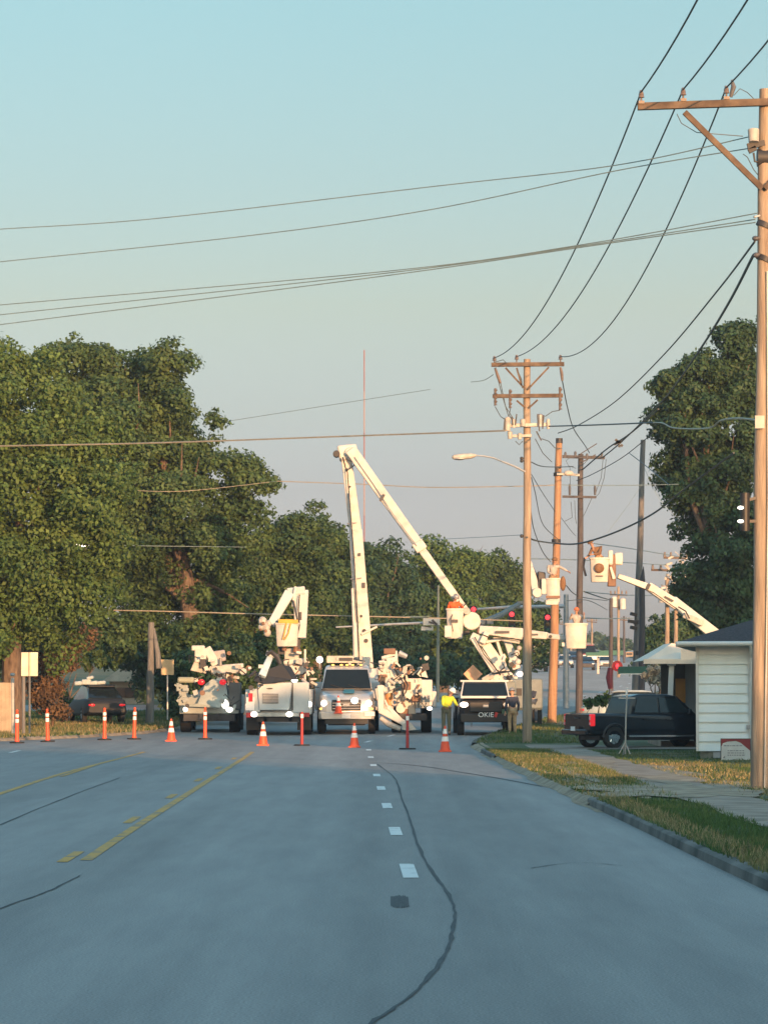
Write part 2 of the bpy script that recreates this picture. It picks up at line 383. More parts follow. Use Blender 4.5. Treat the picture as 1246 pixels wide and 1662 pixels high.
for k, Y0 in enumerate((35.6,46.0,56.5,67.0,77.5,88.0)):
    ribbon('yellow_lane_dash', yellow, Y0, Y0+2.3, lambda Y: yl(Y)-.27, lambda Y: yl(Y)-.15, dz_m, .8)
strip_px('yellow_lane_line', yellow, [(-60,1310),(0,1288),(120,1250),(235,1220)], 0.13)
strip_px('yellow_lane_dash', yellow, [(100,1260),(160,1240)], 0.10, 0.008)
# white lane dashes: a 9.6 m module
lx = lambda Y: 0.246-0.0105*(Y-33.8)
for k in range(8):
    Y0 = 32.6+9.55*k
    ribbon('white_lane_dash', lanew, Y0, Y0+2.6-0.12*k, lambda Y: lx(Y)-0.075, lambda Y: lx(Y)+0.075, dz_m, 1.0)
for k in range(3):
    Y0 = 111+9*k; ribbon('white_lane_dash', lanew, Y0, Y0+2.4, lambda Y: rc(Y)+4.9, lambda Y: rc(Y)+5.03, dz_m, 1.0)
for k in range(12):
    Y0 = 190+12*k; ribbon('white_lane_dash', lanew, Y0, Y0+3, lambda Y: rc(Y)+4.9, lambda Y: rc(Y)+5.03, dz_m, 1.0)
ribbon('white_lane_dash', lanew, 96.5, 99.5, lambda Y: rc(Y)-4.92, lambda Y: rc(Y)-4.79, dz_m, 1.0)
for (a, b_) in ((600,640),(540,590)):
    pass
strip_px('tar_seam', tar, [(612,1240),(640,1262),(650,1290),(665,1330),(680,1375),(700,1412),(725,1445),(738,1480),(733,1515),(720,1550),(690,1590),(650,1625),(604,1656),(560,1690)], 0.030)
strip_px('tar_seam', tar, [(-40,1352),(0,1338),(80,1305),(150,1278),(195,1262)], 0.026)
strip_px('road_crack', tar, [(-20,1480),(60,1452),(90,1440),(130,1420)], 0.022)
strip_px('road_joint', tar, [(300,1226),(620,1238),(760,1255),(880,1276)], 0.06)
strip_px('road_crack', tar, [(860,1408),(935,1399),(1010,1404)], 0.018)
b = MB(); p = at(647,1463,28.9)
for i in range(9):
    xx = p.x-0.068+i*0.017; b.quad((xx,28.3+random.uniform(-.25,.1),.005+.0001*i),(xx+.0145,28.3+random.uniform(-.2,.1),.005+.0001*i),(xx+.0145,29.7+random.uniform(-.1,.2),.005+.0001*i),(xx,29.7+random.uniform(-.1,.2),.005+.0001*i))
struct(b.build('road_patch', patchm, smooth=False))
# sidewalk, driveway, worn dirt
def sw_edge(o_): return lambda Y: o_+ (0.03*math.sin(Y*0.9)) 
ribbon('sidewalk', concrete, -60, 96, lambda Y: 4.62+.05*math.sin(Y*.8), lambda Y: 5.75+.07*math.sin(Y*1.1+1), 0.124, 0.8)
b = MB(); b.add([(3.0,97.2,zr(97)+.004),(4.4,97.0,zr(97)+.112),(8.2,96.0,zr(97)+.118),(17,96,zr(97)+.118),(17,99.6,zr(100)+.118),(8.2,99.9,zr(100)+.118),(4.4,103,zr(103)+.112),(3.2,104.6,zr(104)+.004)],
      [(0,1,6,7),(1,2,5,6),(2,3,4,5)])
struct(b.build('driveway', concrete, smooth=False))
def blob_sheet(name, m_, cx_, cy_, rx, ry, dz, seed=0):
    rr = random.Random(seed); b = MB(); n_ = 40; b.v.append(Vector((cx_,cy_,zr(cy_)+dz)))
    ph = [rr.uniform(0,6.28) for _ in range(5)]
    for i in range(n_):
        a = 2*math.pi*i/n_; k = 1+sum(0.12*math.sin((j+2)*a+ph[j]) for j in range(5))
        x = cx_+rx*k*math.cos(a); y = cy_+ry*k*math.sin(a); b.v.append(Vector((x,y,zr(y)+dz)))
    for i in range(n_): b.f.append((0,1+i,1+(i+1)%n_)); b.m.append(0)
    return struct(b.build(name, m_, smooth=False))
for i, (x, Y, rx, ry) in enumerate([(4.0,62,.5,7),(4.15,74,.4,5),(5.2,59,1.1,4),(6.4,60,.5,3),(4.0,88,.4,3),(5.9,72,.5,5),(7.2,137,1.0,3)]):
    blob_sheet('worn_dirt', dirt, x, Y, rx, ry, 0.112+.0012*i if Y < 130 else .115, i)
# gutter dirt along the overgrown kerb
ribbon('gutter_sand', dirt, 50, 94, lambda Y: rc(Y)+HW-.10-.05*math.sin(Y*.5)-.03*math.sin(Y*1.3), lambda Y: rc(Y)+HW+.02, 0.005, 0.3)
def verge_edge(Y0, Y1, sd):
    b = MB(); n_ = int((Y1-Y0)/.4)
    for i in range(n_+1):
        Y = Y0+(Y1-Y0)*i/n_; w1 = .02*math.sin(Y*2.1)+.02*math.sin(Y*.9)
        h_ = HW if sd > 0 else hwl(Y)
        b.v += [Vector((rc(Y)+sd*(h_-.05+w1*.4), Y, zr(Y)+.004)), Vector((rc(Y)+sd*(h_+.07+w1), Y, zr(Y)+.08)), Vector((rc(Y)+sd*(h_+.36), Y, zr(Y)+.112))]
    for i in range(n_):
        for k in range(2):
            q = (3*i+k, 3*i+k+1, 3*i+3+k+1, 3*i+3+k); b.f.append(q if sd > 0 else q[::-1]); b.m.append(0)
    return struct(b.build('verge_edge', dirt))
verge_edge(53, 89, 1); verge_edge(60, 160, -1); verge_edge(96.5, 106, 1); verge_edge(129, 158, 1)
for i, (x, Y, rx, ry) in enumerate([(4.3,56.6,.95,3.4),(5.3,56.2,.8,3.2),(3.95,70,.28,7),(5.0,57,.7,3),(5.4,64,.6,3.5),(4.8,78,.5,5)]): blob_sheet('walk_dirt', dirt, x, Y, rx, ry, .128+.001*i, 50+i)

# grass blades: one countless mass per material
def blades(name, m_, regions, label):
    V = []; 
    for (n_, fx0, fx1, Y0, Y1, h, wd) in regions:
        YY = rng.uniform(Y0, Y1, n_); t = rng.random(n_)
        X0 = np.array([fx0(y) for y in YY]); X1 = np.array([fx1(y) for y in YY]); XX = X0+(X1-X0)*t
        # clumping
        cl = 0.5+0.5*np.sin(XX*2.1+np.sin(YY*0.7)*2)*np.sin(YY*0.55+1.3)+rng.normal(0,.35,n_)
        keep = (cl > 0.15) & ~((YY > 52.5) & (YY < 60.5) & (XX > 0) & (XX < 6.1) & (rng.random(n_) < .86)) & ~((YY > 60) & (YY < 80) & (XX > 0) & (XX < 4.15+.25*np.sin(YY*.9)) & (rng.random(n_) < .55)); XX = XX[keep]; YY = YY[keep]; k = len(XX)
        ZZ = np.array([zr(y) for y in YY])+0.095
        a = rng.uniform(0, 6.28, k); hh = h*rng.uniform(.4,1.25,k)*(0.5+0.7*np.clip(cl[keep],0,1)); ww = wd*rng.uniform(.6,1.3,k)
        ln = rng.normal(0,.35,(k,2))*hh[:,None]
        p0 = np.stack([XX-np.cos(a)*ww, YY-np.sin(a)*ww, ZZ],1); p1 = np.stack([XX+np.cos(a)*ww, YY+np.sin(a)*ww, ZZ],1)
        p2 = np.stack([XX+ln[:,0], YY+ln[:,1], ZZ+hh],1)
        V.append(np.stack([p0,p1,p2],1).reshape(-1,3))
    V = np.concatenate(V); k = len(V)//3
    me = bpy.data.meshes.new(name); me.vertices.add(len(V)); me.vertices.foreach_set('co', V.ravel())
    me.loops.add(len(V)); me.loops.foreach_set('vertex_index', np.arange(len(V)))
    me.polygons.add(k); me.polygons.foreach_set('loop_start', np.arange(0,len(V),3)); me.polygons.foreach_set('loop_total', np.full(k,3))
    me.materials.append(m_); me.update(); me.validate()
    o = bpy.data.objects.new(name, me); C.objects.link(o); tag(o, label, 'grass', kind='stuff'); return o
re = lambda o_: (lambda Y: rc(Y)+HW+o_)
blades('grass', blade, [(60000, re(.06), lambda Y: 4.7, 28, 96, .085, .010), (45000, lambda Y: 5.7, lambda Y: 8+.06*Y*.8, 44, 95, .06, .012),
    (9000, re(.1), lambda Y: rc(Y)+HW+3.5, 105, 150, .11, .02), (52000, lambda Y: rc(Y)-hwl(Y)-10, lambda Y: rc(Y)-hwl(Y)-.05, 100, 160, .12, .022)],
    'short green grass on the verges and lawn')
blades('dry_grass', dryb, [(9000, re(.05), lambda Y: 4.7, 54, 92, .085, .012), (3500, lambda Y: 5.8, lambda Y: 7.4, 54, 80, .07, .012),
    (15000, lambda Y: rc(Y)-hwl(Y)-8, lambda Y: rc(Y)-hwl(Y)-.05, 100, 140, .13, .022), (5000, re(.1), re(.5), 28, 56, .10, .011)],
    'dry straw coloured grass patched along the road edges')

# ------------------------------------------------------------------ trees
def leafmesh(name, m_, blobs, count, size, parent, seed, fill=0.25, clump=0.5, flat=1.0):
    g = np.random.default_rng(seed)
    B0 = np.array(blobs); area = (B0[:,3]*B0[:,4]*B0[:,5])**(2/3)
    # knobbly sub-lobes over each main lobe
    nsub = np.maximum(5, (area*3.4/clump**2).astype(int)); bi = np.repeat(np.arange(len(B0)), nsub); ns = len(bi)
    d = g.normal(size=(ns,3)); d[:,2] += .15; d /= np.linalg.norm(d,axis=1)[:,None]
    B = B0[bi]; rad = np.where(g.random(ns) < fill, g.uniform(.25,.7,ns), np.where(g.random(ns) < .22, g.uniform(1.0,1.2,ns), g.uniform(.74,1.03,ns)))
    sc_ = B[:,:3]+d*B[:,3:6]*rad[:,None]
    sr = clump*g.uniform(.55,1.45,ns)*np.minimum(1, (B[:,5]/1.2))
    sr = np.where(rad > 1.03, sr*.55, sr)
    w_ = sr**2; w_ /= w_.sum(); li = g.choice(ns, count, p=w_)
    e = g.normal(size=(count,3)); e[:,2] += .25; e /= np.linalg.norm(e,axis=1)[:,None]
    rr_ = g.uniform(.35,1.0,count)**.6*(1+.25*g.random(count))
    lv = sc_[li]+e*(sr[li]*rr_)[:,None]*np.array([1.08,1.08,.78])
    lv += g.normal(size=lv.shape)*size*.7
    n_ = len(lv)
    nd = e*.8+d[li]*.3+g.normal(size=(n_,3))*0.55+np.array([0,0,.3]); nd /= np.linalg.norm(nd,axis=1)[:,None]
    u = np.cross(nd, g.normal(size=(n_,3))); u /= np.linalg.norm(u,axis=1)[:,None]; v = np.cross(nd,u)
    s = size*g.uniform(.6,1.3,n_); u *= s[:,None]; v *= (s*.62)[:,None]
    V = np.stack([lv-u, lv-v*1.0+u*.1, lv+u, lv+v+u*.1],1).reshape(-1,3)
    loc = INV[root_of(parent)]; t_ = np.array(loc.translation); V = V+t_
    me = bpy.data.meshes.new(name); me.vertices.add(len(V)); me.vertices.foreach_set('co', V.ravel())
    me.loops.add(len(V)); me.loops.foreach_set('vertex_index', np.arange(len(V)))
    me.polygons.add(n_); me.polygons.foreach_set('loop_start', np.arange(0,len(V),4)); me.polygons.foreach_set('loop_total', np.full(n_,4))
    me.materials.append(m_); me.update(); me.validate()
    o = bpy.data.objects.new(name, me); C.objects.link(o); o.parent = parent; return o
def tree(name, label, cat, Y, bx, by, blobs, m_, count, size, seed, tr=0.3, clump=0.6, fill=.25, group=None, trunkm=None, depth=1.0, branches=6):
    rr = random.Random(seed); base = at(bx, by, Y); base.z = gz(base.x, Y)-.02
    root = thing(name, label, cat, tuple(base), 0, group)
    pm = F/Y; bl = []
    for q in blobs:
        x, y, rx, ry = q[:4]; dy = q[4] if len(q) > 4 else rr.uniform(-.6,.6)*rx/pm
        c = at(x, y, Y); bl.append((c.x, Y+dy, c.z, rx/pm, rx/pm*depth, ry/pm))
    leafmesh('crown', m_, bl, count, size, root, seed, fill, clump)
    t = MB(); top = max(b_[2] for b_ in bl); cxm = sum(b_[0] for b_ in bl)/len(bl)
    H = top-base.z
    tp = [base+Vector((0,0,-.15)), base+Vector((.02*H*rr.uniform(-1,1),0,H*.2)), Vector((base.x*.6+cxm*.4,Y,base.z+H*.45)), Vector((cxm,Y,base.z+H*.78))]
    t.tube(tp, [tr*1.25, tr, tr*.75, tr*.3], 8)
    bb = sorted(bl, key=lambda q: -q[3]*q[5])[:branches]
    for q in bb:
        s0 = tp[1].lerp(tp[2], rr.uniform(.2,1)); e = Vector((q[0], q[1], q[2]+q[5]*.3))
        mid = s0.lerp(e, .5)+Vector((rr.uniform(-.4,.4), rr.uniform(-.4,.4), -.1*(e-s0).length))
        t.tube([s0, mid, e], [tr*.5, tr*.34, tr*.10], 6)
        for _ in range(3):
            e2 = Vector((q[0]+rr.uniform(-1,1)*q[3], q[1]+rr.uniform(-1,1)*q[4], q[2]+rr.uniform(-.5,1.02)*q[5])); t.tube([mid.lerp(e,.4), mid.lerp(e2,.7)+Vector((0,0,.15)), e2], [tr*.2, tr*.12, tr*.03], 5)
    t.build('trunk', trunkm or bark, root, world=True)
    return root
LEFT = 'roadside trees on the left'
tree('broadleaf_tree', 'bright yellow-green tree at the left edge, in front of the taller dark tree', 'tree', 124, 20, 1185,
     [(-20,700,110,120),(60,650,80,85),(130,740,90,85),(70,800,120,110),(150,860,60,70),(30,920,120,110),(120,965,70,70),(-70,850,110,130),(-10,600,55,50),(-60,1030,90,80),(40,1020,80,60)], leafA, 105000, .092, 1, tr=.34, clump=.62, group=LEFT, fill=.3)
tree('broadleaf_tree', 'tallest dark green tree at left, its crown rounded against the sky above the street sign', 'tree', 145, 318, 1180,
     [(130,615,60,55),(200,610,65,60),(265,620,50,62),(160,700,85,75),(240,700,75,75),(310,720,50,55),(300,590,20,16),(345,690,22,18),(345,780,62,45),(405,770,40,38),(435,785,20,22),(250,800,85,80),(180,860,90,80),(300,880,85,75),(380,850,50,50),(240,960,90,75),(345,960,60,60),(120,570,28,22),(60,590,30,28),(200,1035,70,35),(300,1040,60,35),(140,1020,50,40)], leafB, 140000, .098, 2, tr=.42, clump=.62, group=LEFT, fill=.3, branches=9)
tree('broadleaf_tree', 'leaning mid green tree with sky showing through, right of the tallest left tree', 'tree', 158, 400, 1172,
     [(400,940,70,70),(450,900,55,50),(470,980,60,70),(380,1010,60,50),(430,1040,60,45),(500,880,45,40),(330,1030,60,45)], leafB, 50000, .10, 3, tr=.28, clump=.6, group=LEFT, fill=.3)
tree('broadleaf_tree', 'tree with a small raised crown top left of the tall white boom', 'tree', 178, 510, 1160,
     [(518,845,26,22),(525,885,40,34),(495,920,50,45),(545,930,45,50),(520,990,60,60),(560,1010,45,50),(500,1050,50,40)], leafB, 42000, .11, 4, tr=.28, clump=.62, group=LEFT, fill=.3)
tree('broadleaf_tree', 'dark tree directly behind the tall white boom', 'tree', 205, 620, 1150,
     [(600,895,28,22),(625,920,40,34),(590,950,45,45),(645,965,50,50),(610,1020,55,55),(660,1045,45,40),(575,1060,40,40)], leafC, 38000, .12, 5, tr=.28, clump=.65, group=LEFT, fill=.35)
tree('broadleaf_tree', 'lit green tree between the upper white boom and the roadside pole', 'tree', 215, 720, 1140,
     [(700,920,40,34),(745,915,40,30),(725,965,60,50),(690,1010,50,45),(760,1010,50,50),(720,1060,60,45)], leafA, 42000, .125, 6, tr=.3, clump=.68, group=LEFT, fill=.35)
tree('broadleaf_tree', 'round green tree left of the pole that carries the street lamp', 'tree', 222, 800, 1140,
     [(795,930,38,30),(830,945,28,30),(805,985,45,45),(845,1000,30,40),(790,1050,55,40),(838,1060,40,35),(880,1010,22,30),(870,1050,30,30)], leafB, 36000, .125, 8, tr=.28, clump=.66, group=LEFT, fill=.35)
tree('poplar_tree', 'tall dense dark tree rising behind the white sided house', 'tree', 152, 1165, 1140,
     [(1200,590,52,60),(1150,625,45,50),(1100,640,42,48),(1085,690,30,36),(1140,700,55,55),(1215,680,50,70),(1120,760,45,50),(1100,810,28,30),(1180,780,55,60),(1150,860,48,60),(1200,890,60,70),(1140,950,40,50),(1190,990,60,60),(1230,540,26,22)], leafC, 110000, .105, 9, tr=.35, clump=.55, fill=.28, branches=10)
tree('broadleaf_tree', 'low dark tree behind the broken pole stub', 'tree', 205, 1075, 1140,
     [(1080,1020,26,28),(1060,1055,28,28),(1095,1060,34,34),(1115,1020,30,30),(1078,1085,40,22)], leafC, 20000, .13, 10, tr=.22, clump=.6, fill=.4)
# undergrowth on the left
def shrub(name, label, Y, blobs, m_, count, size, seed, base, clump=.35, stems=8, sm=None, cat='shrub', group=None):
    return tree(name, label, cat, Y, base[0], base[1], blobs, m_, count, size, seed, tr=.05, clump=clump, fill=.4, branches=stems, trunkm=sm, group=group)
shrub('dry_shrub', 'brown dead shrub behind the blank cream street sign', 129, [(80,1060,34,50),(105,1020,26,34),(68,1130,24,40),(92,1125,22,42),(140,1040,26,22)], leafD, 11000, .075, 21, (85,1185), .4, 9, leafD)
shrub('green_shrub', 'green shrub at the left edge beside the beige fence', 131, [(10,1040,50,55),(-30,1080,40,60),(40,1075,26,34)], leafB, 14000, .08, 22, (5,1182), .4)
shrub('green_shrub', 'low shrub above the parked dark car under the left trees', 142, [(120,1078,26,14),(160,1072,30,14),(106,1140,12,24),(112,1162,16,14)], leafB, 6000, .075, 23, (108,1180), .32)
shrub('hedge', 'dark hedge under the trees behind the tan sign', 168, [(200,1056,60,28),(280,1065,60,36),(340,1075,50,36),(260,1110,50,26),(400,1085,40,30)], leafC, 24000, .115, 24, (280,1160), .5)
shrub('hedge', 'thick dark undergrowth behind the tarp covered truck', 140, [(310,1105,45,50),(370,1090,55,55),(420,1095,50,55),(470,1110,40,45),(285,1125,20,30)], leafC, 30000, .095, 28, (300,1165), .45)
shrub('hedge', 'dark hedge along the road behind the tall boom truck', 195, [(470,1075,60,34),(560,1080,60,34),(640,1085,50,26),(700,1090,50,24),(760,1088,50,26)], leafC, 24000, .13, 25, (560,1150), .55)
shrub('flowering_bush', 'pale flowering bush under the porch roof behind the black pickup', 150, [(1062,1092,16,14),(1075,1100,14,14),(1050,1104,12,12)], leafE, 2600, .08, 26, (1062,1145), .25)
shrub('garden_plant', 'small leafy plant behind the bed of the black pickup', 118, [(965,1140,14,10),(978,1134,12,9)], leafB, 1100, .07, 27, (968,1175), .18, 4)

# ------------------------------------------------------------------ poles and wires
def pole_mb(x0, y0, x1, y1, Y, r0, r1, n=12, Y1=None):
    a = at(x0, y0, Y); b_ = at(x1, y1, Y1 or Y); a.z = gz(a.x, Y)-.1
    m_ = MB(); pts = [a.lerp(b_, t) for t in (0,.15,.3,.45,.6,.75,.9,1)]
    for i, p in enumerate(pts[1:-1]): p.x += .015*math.sin(i*2.3)
    m_.tube(pts, [r0+(r1-r0)*t for t in (0,.15,.3,.45,.6,.75,.9,1)], n); return m_, a, b_
def pinins(b, p, h=.16, r_=.05):
    b.tube([p, p+Vector((0,0,h*.35)), p+Vector((0,0,h*.36)), p+Vector((0,0,h*.6)), p+Vector((0,0,h*.61)), p+Vector((0,0,h))], [r_*.3,r_*.3,r_,r_*.75,r_*.85,r_*.45], 8)
def parts_bolt(b, p, r_=.03): b.ball(p, r_, 6, 4)
# near pole at the right edge
Y1 = 58.2
a = at(1231,1288,Y1)
P1 = thing('utility_pole', 'tall wooden utility pole nearest the camera at the right edge with one braced crossarm', 'utility pole', (a.x,a.y,gz(a.x,Y1)))
m_, _, _ = pole_mb(1231,1288,1242,145,Y1,.152,.112,16); m_.build('pole', wood, P1, world=True)
b = MB(); b.bar(at(1034,173,Y1-.16), at(1330,163,Y1-.16), .125,.11); b.build('crossarm', woodold, P1, bevel=.008, world=True)
b = MB(); b.bar(at(1110,182,Y1-.19), at(1236,306,Y1-.19), .10,.06); b.bar(at(1366,182,Y1-.19), at(1240,306,Y1-.19), .10,.06); b.build('brace', woodold, P1, bevel=.006, world=True)
INS1 = []
for (x, y) in ((1040,165),(1108,161),(1178,158)):
    b = MB(); p = at(x, y, Y1-.16); pinins(b, p, .20, .055); b.box(p+Vector((0,0,-.02)), (.10,.15,.05)); b.build('insulator', insul, P1, world=True); INS1.append(p+Vector((0,0,.17)))
b = MB(); q = at(1185,150,Y1-.16); b.tube([q+Vector((.0,0,-.08)), q+Vector((.05,0,.1)), q+Vector((.02,0,.22))], [.03,.045,.02], 8); b.build('lightning_arrester', insulg, P1, world=True)
b = MB(); b.tube([at(1190,155,Y1-.2), at(1200,144,Y1-.2), at(1212,150,Y1-.2), at(1222,160,Y1-.2)], .008, 5); b.build('jumper_wire', wiremat, P1, world=True)
b = MB(); b.tube([at(1098,185,Y1-.15), at(1105,200,Y1-.1), at(1130,215,Y1), at(1205,221,Y1)], .008, 5)
b.build('jumper_wire', wiremat, P1, world=True)
b = MB(); b.tube([at(1205,250,Y1), at(1212,255,Y1), at(1222,275,Y1), at(1230,285,Y1)], .008, 5); b.build('jumper_wire', wiremat, P1, world=True)
b = MB(); q = at(1222,222,Y1-.15); b.tube([q+Vector((0,-.04,-.1)), q+Vector((0,0,.12))], [.09,.1], 10); b.build('fuse_cutout', dirtyw, P1, world=True)
b = MB(); b.bar(at(1212,238,Y1-.1), at(1240,232,Y1-.1), .1,.08); b.bar(at(1214,246,Y1-.1), at(1226,240,Y1-.1), .08,.08); b.tube([at(1222,248,Y1-.1), at(1224,262,Y1-.1), at(1234,264,Y1-.1)], .018, 6)
b.tube([at(1228,256,Y1), at(1254,256,Y1)], [.16,.16], 12); b.build('clamp_bracket', dark, P1, world=True)
for k, (x, y, s) in enumerate(((1224,352,.03),(1225,387,.06),(1226,414,.06))):
    b = MB(); q = at(x, y, Y1-.12); b.ball(q, (s,s,s*.8), 8, 5); b.bar(q, at(1236,y-3,Y1-.05), .03,.03); b.build('spool_insulator', insulg if k else galv, P1, world=True)
for y in (367, 422):
    b = MB(); c_ = at(1240,y,Y1); b.tube([c_+Vector((-.02,0,-.03)), c_+Vector((.02,0,.05))], .15, 14); b.build('pole_band', dark, P1, world=True)
b = MB(); q = at(1232,685,Y1-.2); b.box(q, (.16,.05,.22)); b.build('tag_plate', dirtyw, P1, world=True)
b = MB()
b.tube([at(1208,800,Y1-.1), at(1208,862,Y1-.1)], .085, 10); b.bar(at(1210,812,Y1-.1), at(1236,806,Y1-.05), .05,.05); b.bar(at(1210,846,Y1-.1), at(1236,846,Y1-.05), .05,.05)
b.build('transformer_housing', black, P1, world=True)
for y in (824, 846): b = MB(); b.ball(at(1201,y,Y1-.2), (.055,.03,.03), 8, 5); b.build('lit_lens', lamp, P1, world=True)
b = MB(); b.tube([at(1244,440,Y1-.17), at(1246,800,Y1-.17), at(1240,1280,Y1-.19)], .012, 6); b.build('ground_wire', galv, P1, world=True)
# next pole behind the camera position (carries the three conductors)
P0 = dup(P1, (P1.location.x-.35, 11, .12), label='brown wooden pole beside the camera, outside the picture')
# pole with two crossarms
Y2 = 106.0; a = at(855,1213,Y2)
P2 = thing('utility_pole', 'wooden utility pole with two crossarms and a street lamp on the grass beside the driveway', 'utility pole', (a.x,a.y,gz(a.x,Y2)))
m_, _, _ = pole_mb(855,1213,855,583,Y2,.15,.105,14); m_.build('pole', wood, P2, world=True)
b = MB(); b.bar(at(797,592,Y2-.16), at(915,591,Y2-.16), .13,.11); b.build('crossarm', woodold, P2, bevel=.008, world=True)
b = MB(); b.bar(at(799,643,Y2-.16), at(913,642,Y2-.16), .12,.11); b.build('crossarm', woodold, P2, bevel=.008, world=True)
b = MB()
for (x0,y0,x1,y1) in ((820,597,852,632),(890,596,856,632),(838,597,846,625),(838,650,852,662),(872,649,858,662)): b.bar(at(x0,y0,Y2-.19), at(x1,y1,Y2-.19), .055,.04)
b.build('brace', woodold, P2, world=True)
INS2 = []
for (x, y) in ((802,588),(838,586),(909,586)):
    b = MB(); q = at(x, y, Y2-.16); pinins(b, q+Vector((0,0,-.03)), .22, .07); b.build('insulator', insul, P2, world=True); INS2.append(q+Vector((0,0,.14)))
for (x, y0, y1) in ((803,630,658),(827,632,662),(908,628,665)):
    b = MB(); n_ = 9; pts = [at(x+ (1 if i%2 else 0), y0+(y1-y0)*i/n_, Y2-.2) for i in range(n_+1)]; b.tube(pts, [.06 if i%2 else .03 for i in range(n_+1)], 8); b.build('fuse_cutout', insul, P2, world=True)
for (pts) in ([(803,597),(808,612),(812,622)], [(909,596),(911,606),(912,618)]):
    b = MB(); b.tube([at(x,y,Y2-.2) for x,y in pts], [.035,.05,.035], 8); b.build('insulator', insul, P2, world=True)
b = MB(); b.bar(at(822,691,Y2-.22), at(892,689,Y2-.22), .11,.12); b.bar(at(826,708,Y2-.22), at(862,707,Y2-.22), .09,.1); b.build('equipment_arm', dirtyw, P2, bevel=.01, world=True)
for (x, y, rx, rz_) in ((823,688,.10,.22),(833,687,.07,.14),(848,686,.09,.12),(876,682,.10,.20),(889,688,.06,.16),(827,706,.08,.12),(843,708,.07,.1)):
    b = MB(); q = at(x, y, Y2-.3); b.tube([q+Vector((0,0,-rz_)), q+Vector((0,0,rz_*.8)), q+Vector((0,0,rz_))], [rx*.85,rx,rx*.5], 10); b.build('arrester_can', dirtyw if x != 876 else grey, P2, world=True)
for (x0,y0,x1,y1) in ((819,680,817,700),(830,676,832,690),(872,672,875,700),(882,674,880,696),(870,700,878,715),(838,672,836,690)): b = MB(); b.bar(at(x0,y0,Y2-.35), at(x1,y1,Y2-.35), .04,.04); b.build('switch_blade', dark, P2, world=True)
b = MB()
for pts in ([(804,602),(814,640),(826,680)],[(803,660),(812,676),(824,684)],[(828,662),(826,674),(832,684)],[(908,666),(896,668),(884,676)],[(838,598),(846,616),(847,630)],[(802,588),(816,584),(824,592)],[(812,622),(820,660),(834,682)],[(878,712),(890,716),(900,727),(908,728)],[(868,712),(880,735),(895,750)],[(836,716),(842,722),(848,716)]):
    b = MB(); b.tube([at(x,y,Y2-.2) for x,y in pts], .014, 5); b.build('jumper_wire', wiremat, P2, world=True)
b = MB(); b.tube([at(852,766,Y2-.1), at(835,757,Y2-.1), at(800,743,Y2-.1), at(785,740,Y2-.1), at(770,739,Y2-.1)], [.035,.032,.028,.026,.026], 8); la = b.build('lamp_arm', galv, P2, world=True)
b = MB(); b.tube([at(772,739,Y2-.1), at(765,740,Y2-.1), at(750,741,Y2-.1), at(736,742,Y2-.1), at(733,742,Y2-.1)], [.04,.085,.10,.085,.03], 10); b.build('lamp_head', dirtyw, P2, world=True)
b = MB(); b.ball(at(745,744,Y2-.1), (.20,.12,.06), 10, 5); b.build('lamp_lens', grey, P2, world=True)
for y in (744, 748, 870):
    b = MB(); q = at(846,y,Y2-.1); b.ball(q, .06, 7, 5); b.bar(q, at(855,y,Y2), .04,.04); b.build('spool_insulator', dark, P2, world=True)
# new orange pole
Y3 = 137.0; a = at(895,1176,Y3)
P3 = thing('utility_pole', 'new orange-brown wooden pole without crossarms, leaning slightly, behind the lamp pole', 'utility pole', (a.x,a.y,gz(a.x,Y3)))
m_, _, _ = pole_mb(895,1176,907,712,Y3,.19,.13,14); m_.build('pole', woodnew, P3, world=True)
b = MB(); q = at(907,713,Y3); b.tube([q+Vector((0,0,-.16)), q+Vector((0,0,.04))], .14, 14); b.build('pole_cap', dark, P3, world=True)
b = MB(); b.bar(at(903,769,Y3-.2), at(940,771,Y3-.2), .10,.10); b.build('standoff_arm', dirtyw, P3, bevel=.01, world=True)
b = MB(); b.ball(at(922,768,Y3-.25), (.2,.12,.12), 10, 6); b.build('insulator', dirtyw, P3, world=True)
for y in (770, 878):
    b = MB(); c_ = at(905 if y < 800 else 902,y,Y3); b.tube([c_+Vector((0,0,-.07)), c_+Vector((0,0,.07))], .185, 14); b.build('pole_band', dark, P3, world=True)
# dark pole with arms
Y4 = 148.0; a = at(939,1165,Y4)
P4 = thing('utility_pole', 'dark pole with two short crossarms between the orange pole and the raised bucket', 'utility pole', (a.x,a.y,gz(a.x,Y4)))
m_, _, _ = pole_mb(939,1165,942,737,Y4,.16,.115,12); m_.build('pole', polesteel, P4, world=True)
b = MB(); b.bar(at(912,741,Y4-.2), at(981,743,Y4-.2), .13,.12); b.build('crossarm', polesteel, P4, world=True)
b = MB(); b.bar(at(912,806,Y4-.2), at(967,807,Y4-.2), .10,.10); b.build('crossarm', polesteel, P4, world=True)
for (x, y, s) in ((917,740,.18),(933,738,.15),(952,741,.14),(976,741,.2),(924,800,.4),(965,800,.35)):
    b = MB(); q = at(x, y, Y4-.22); b.tube([q+Vector((0,0,-.1)), q+Vector((0,0,s*.6)), q+Vector((0,0,s))], [.045,.06,.03], 8); b.build('insulator', insulg, P4, world=True)
b = MB(); b.bar(at(941,737,Y4-.25), at(968,720,Y4-.25), .04,.04); b.bar(at(944,750,Y4-.25), at(966,738,Y4-.25), .05,.05); b.build('brace', polesteel, P4, world=True)
b = MB()
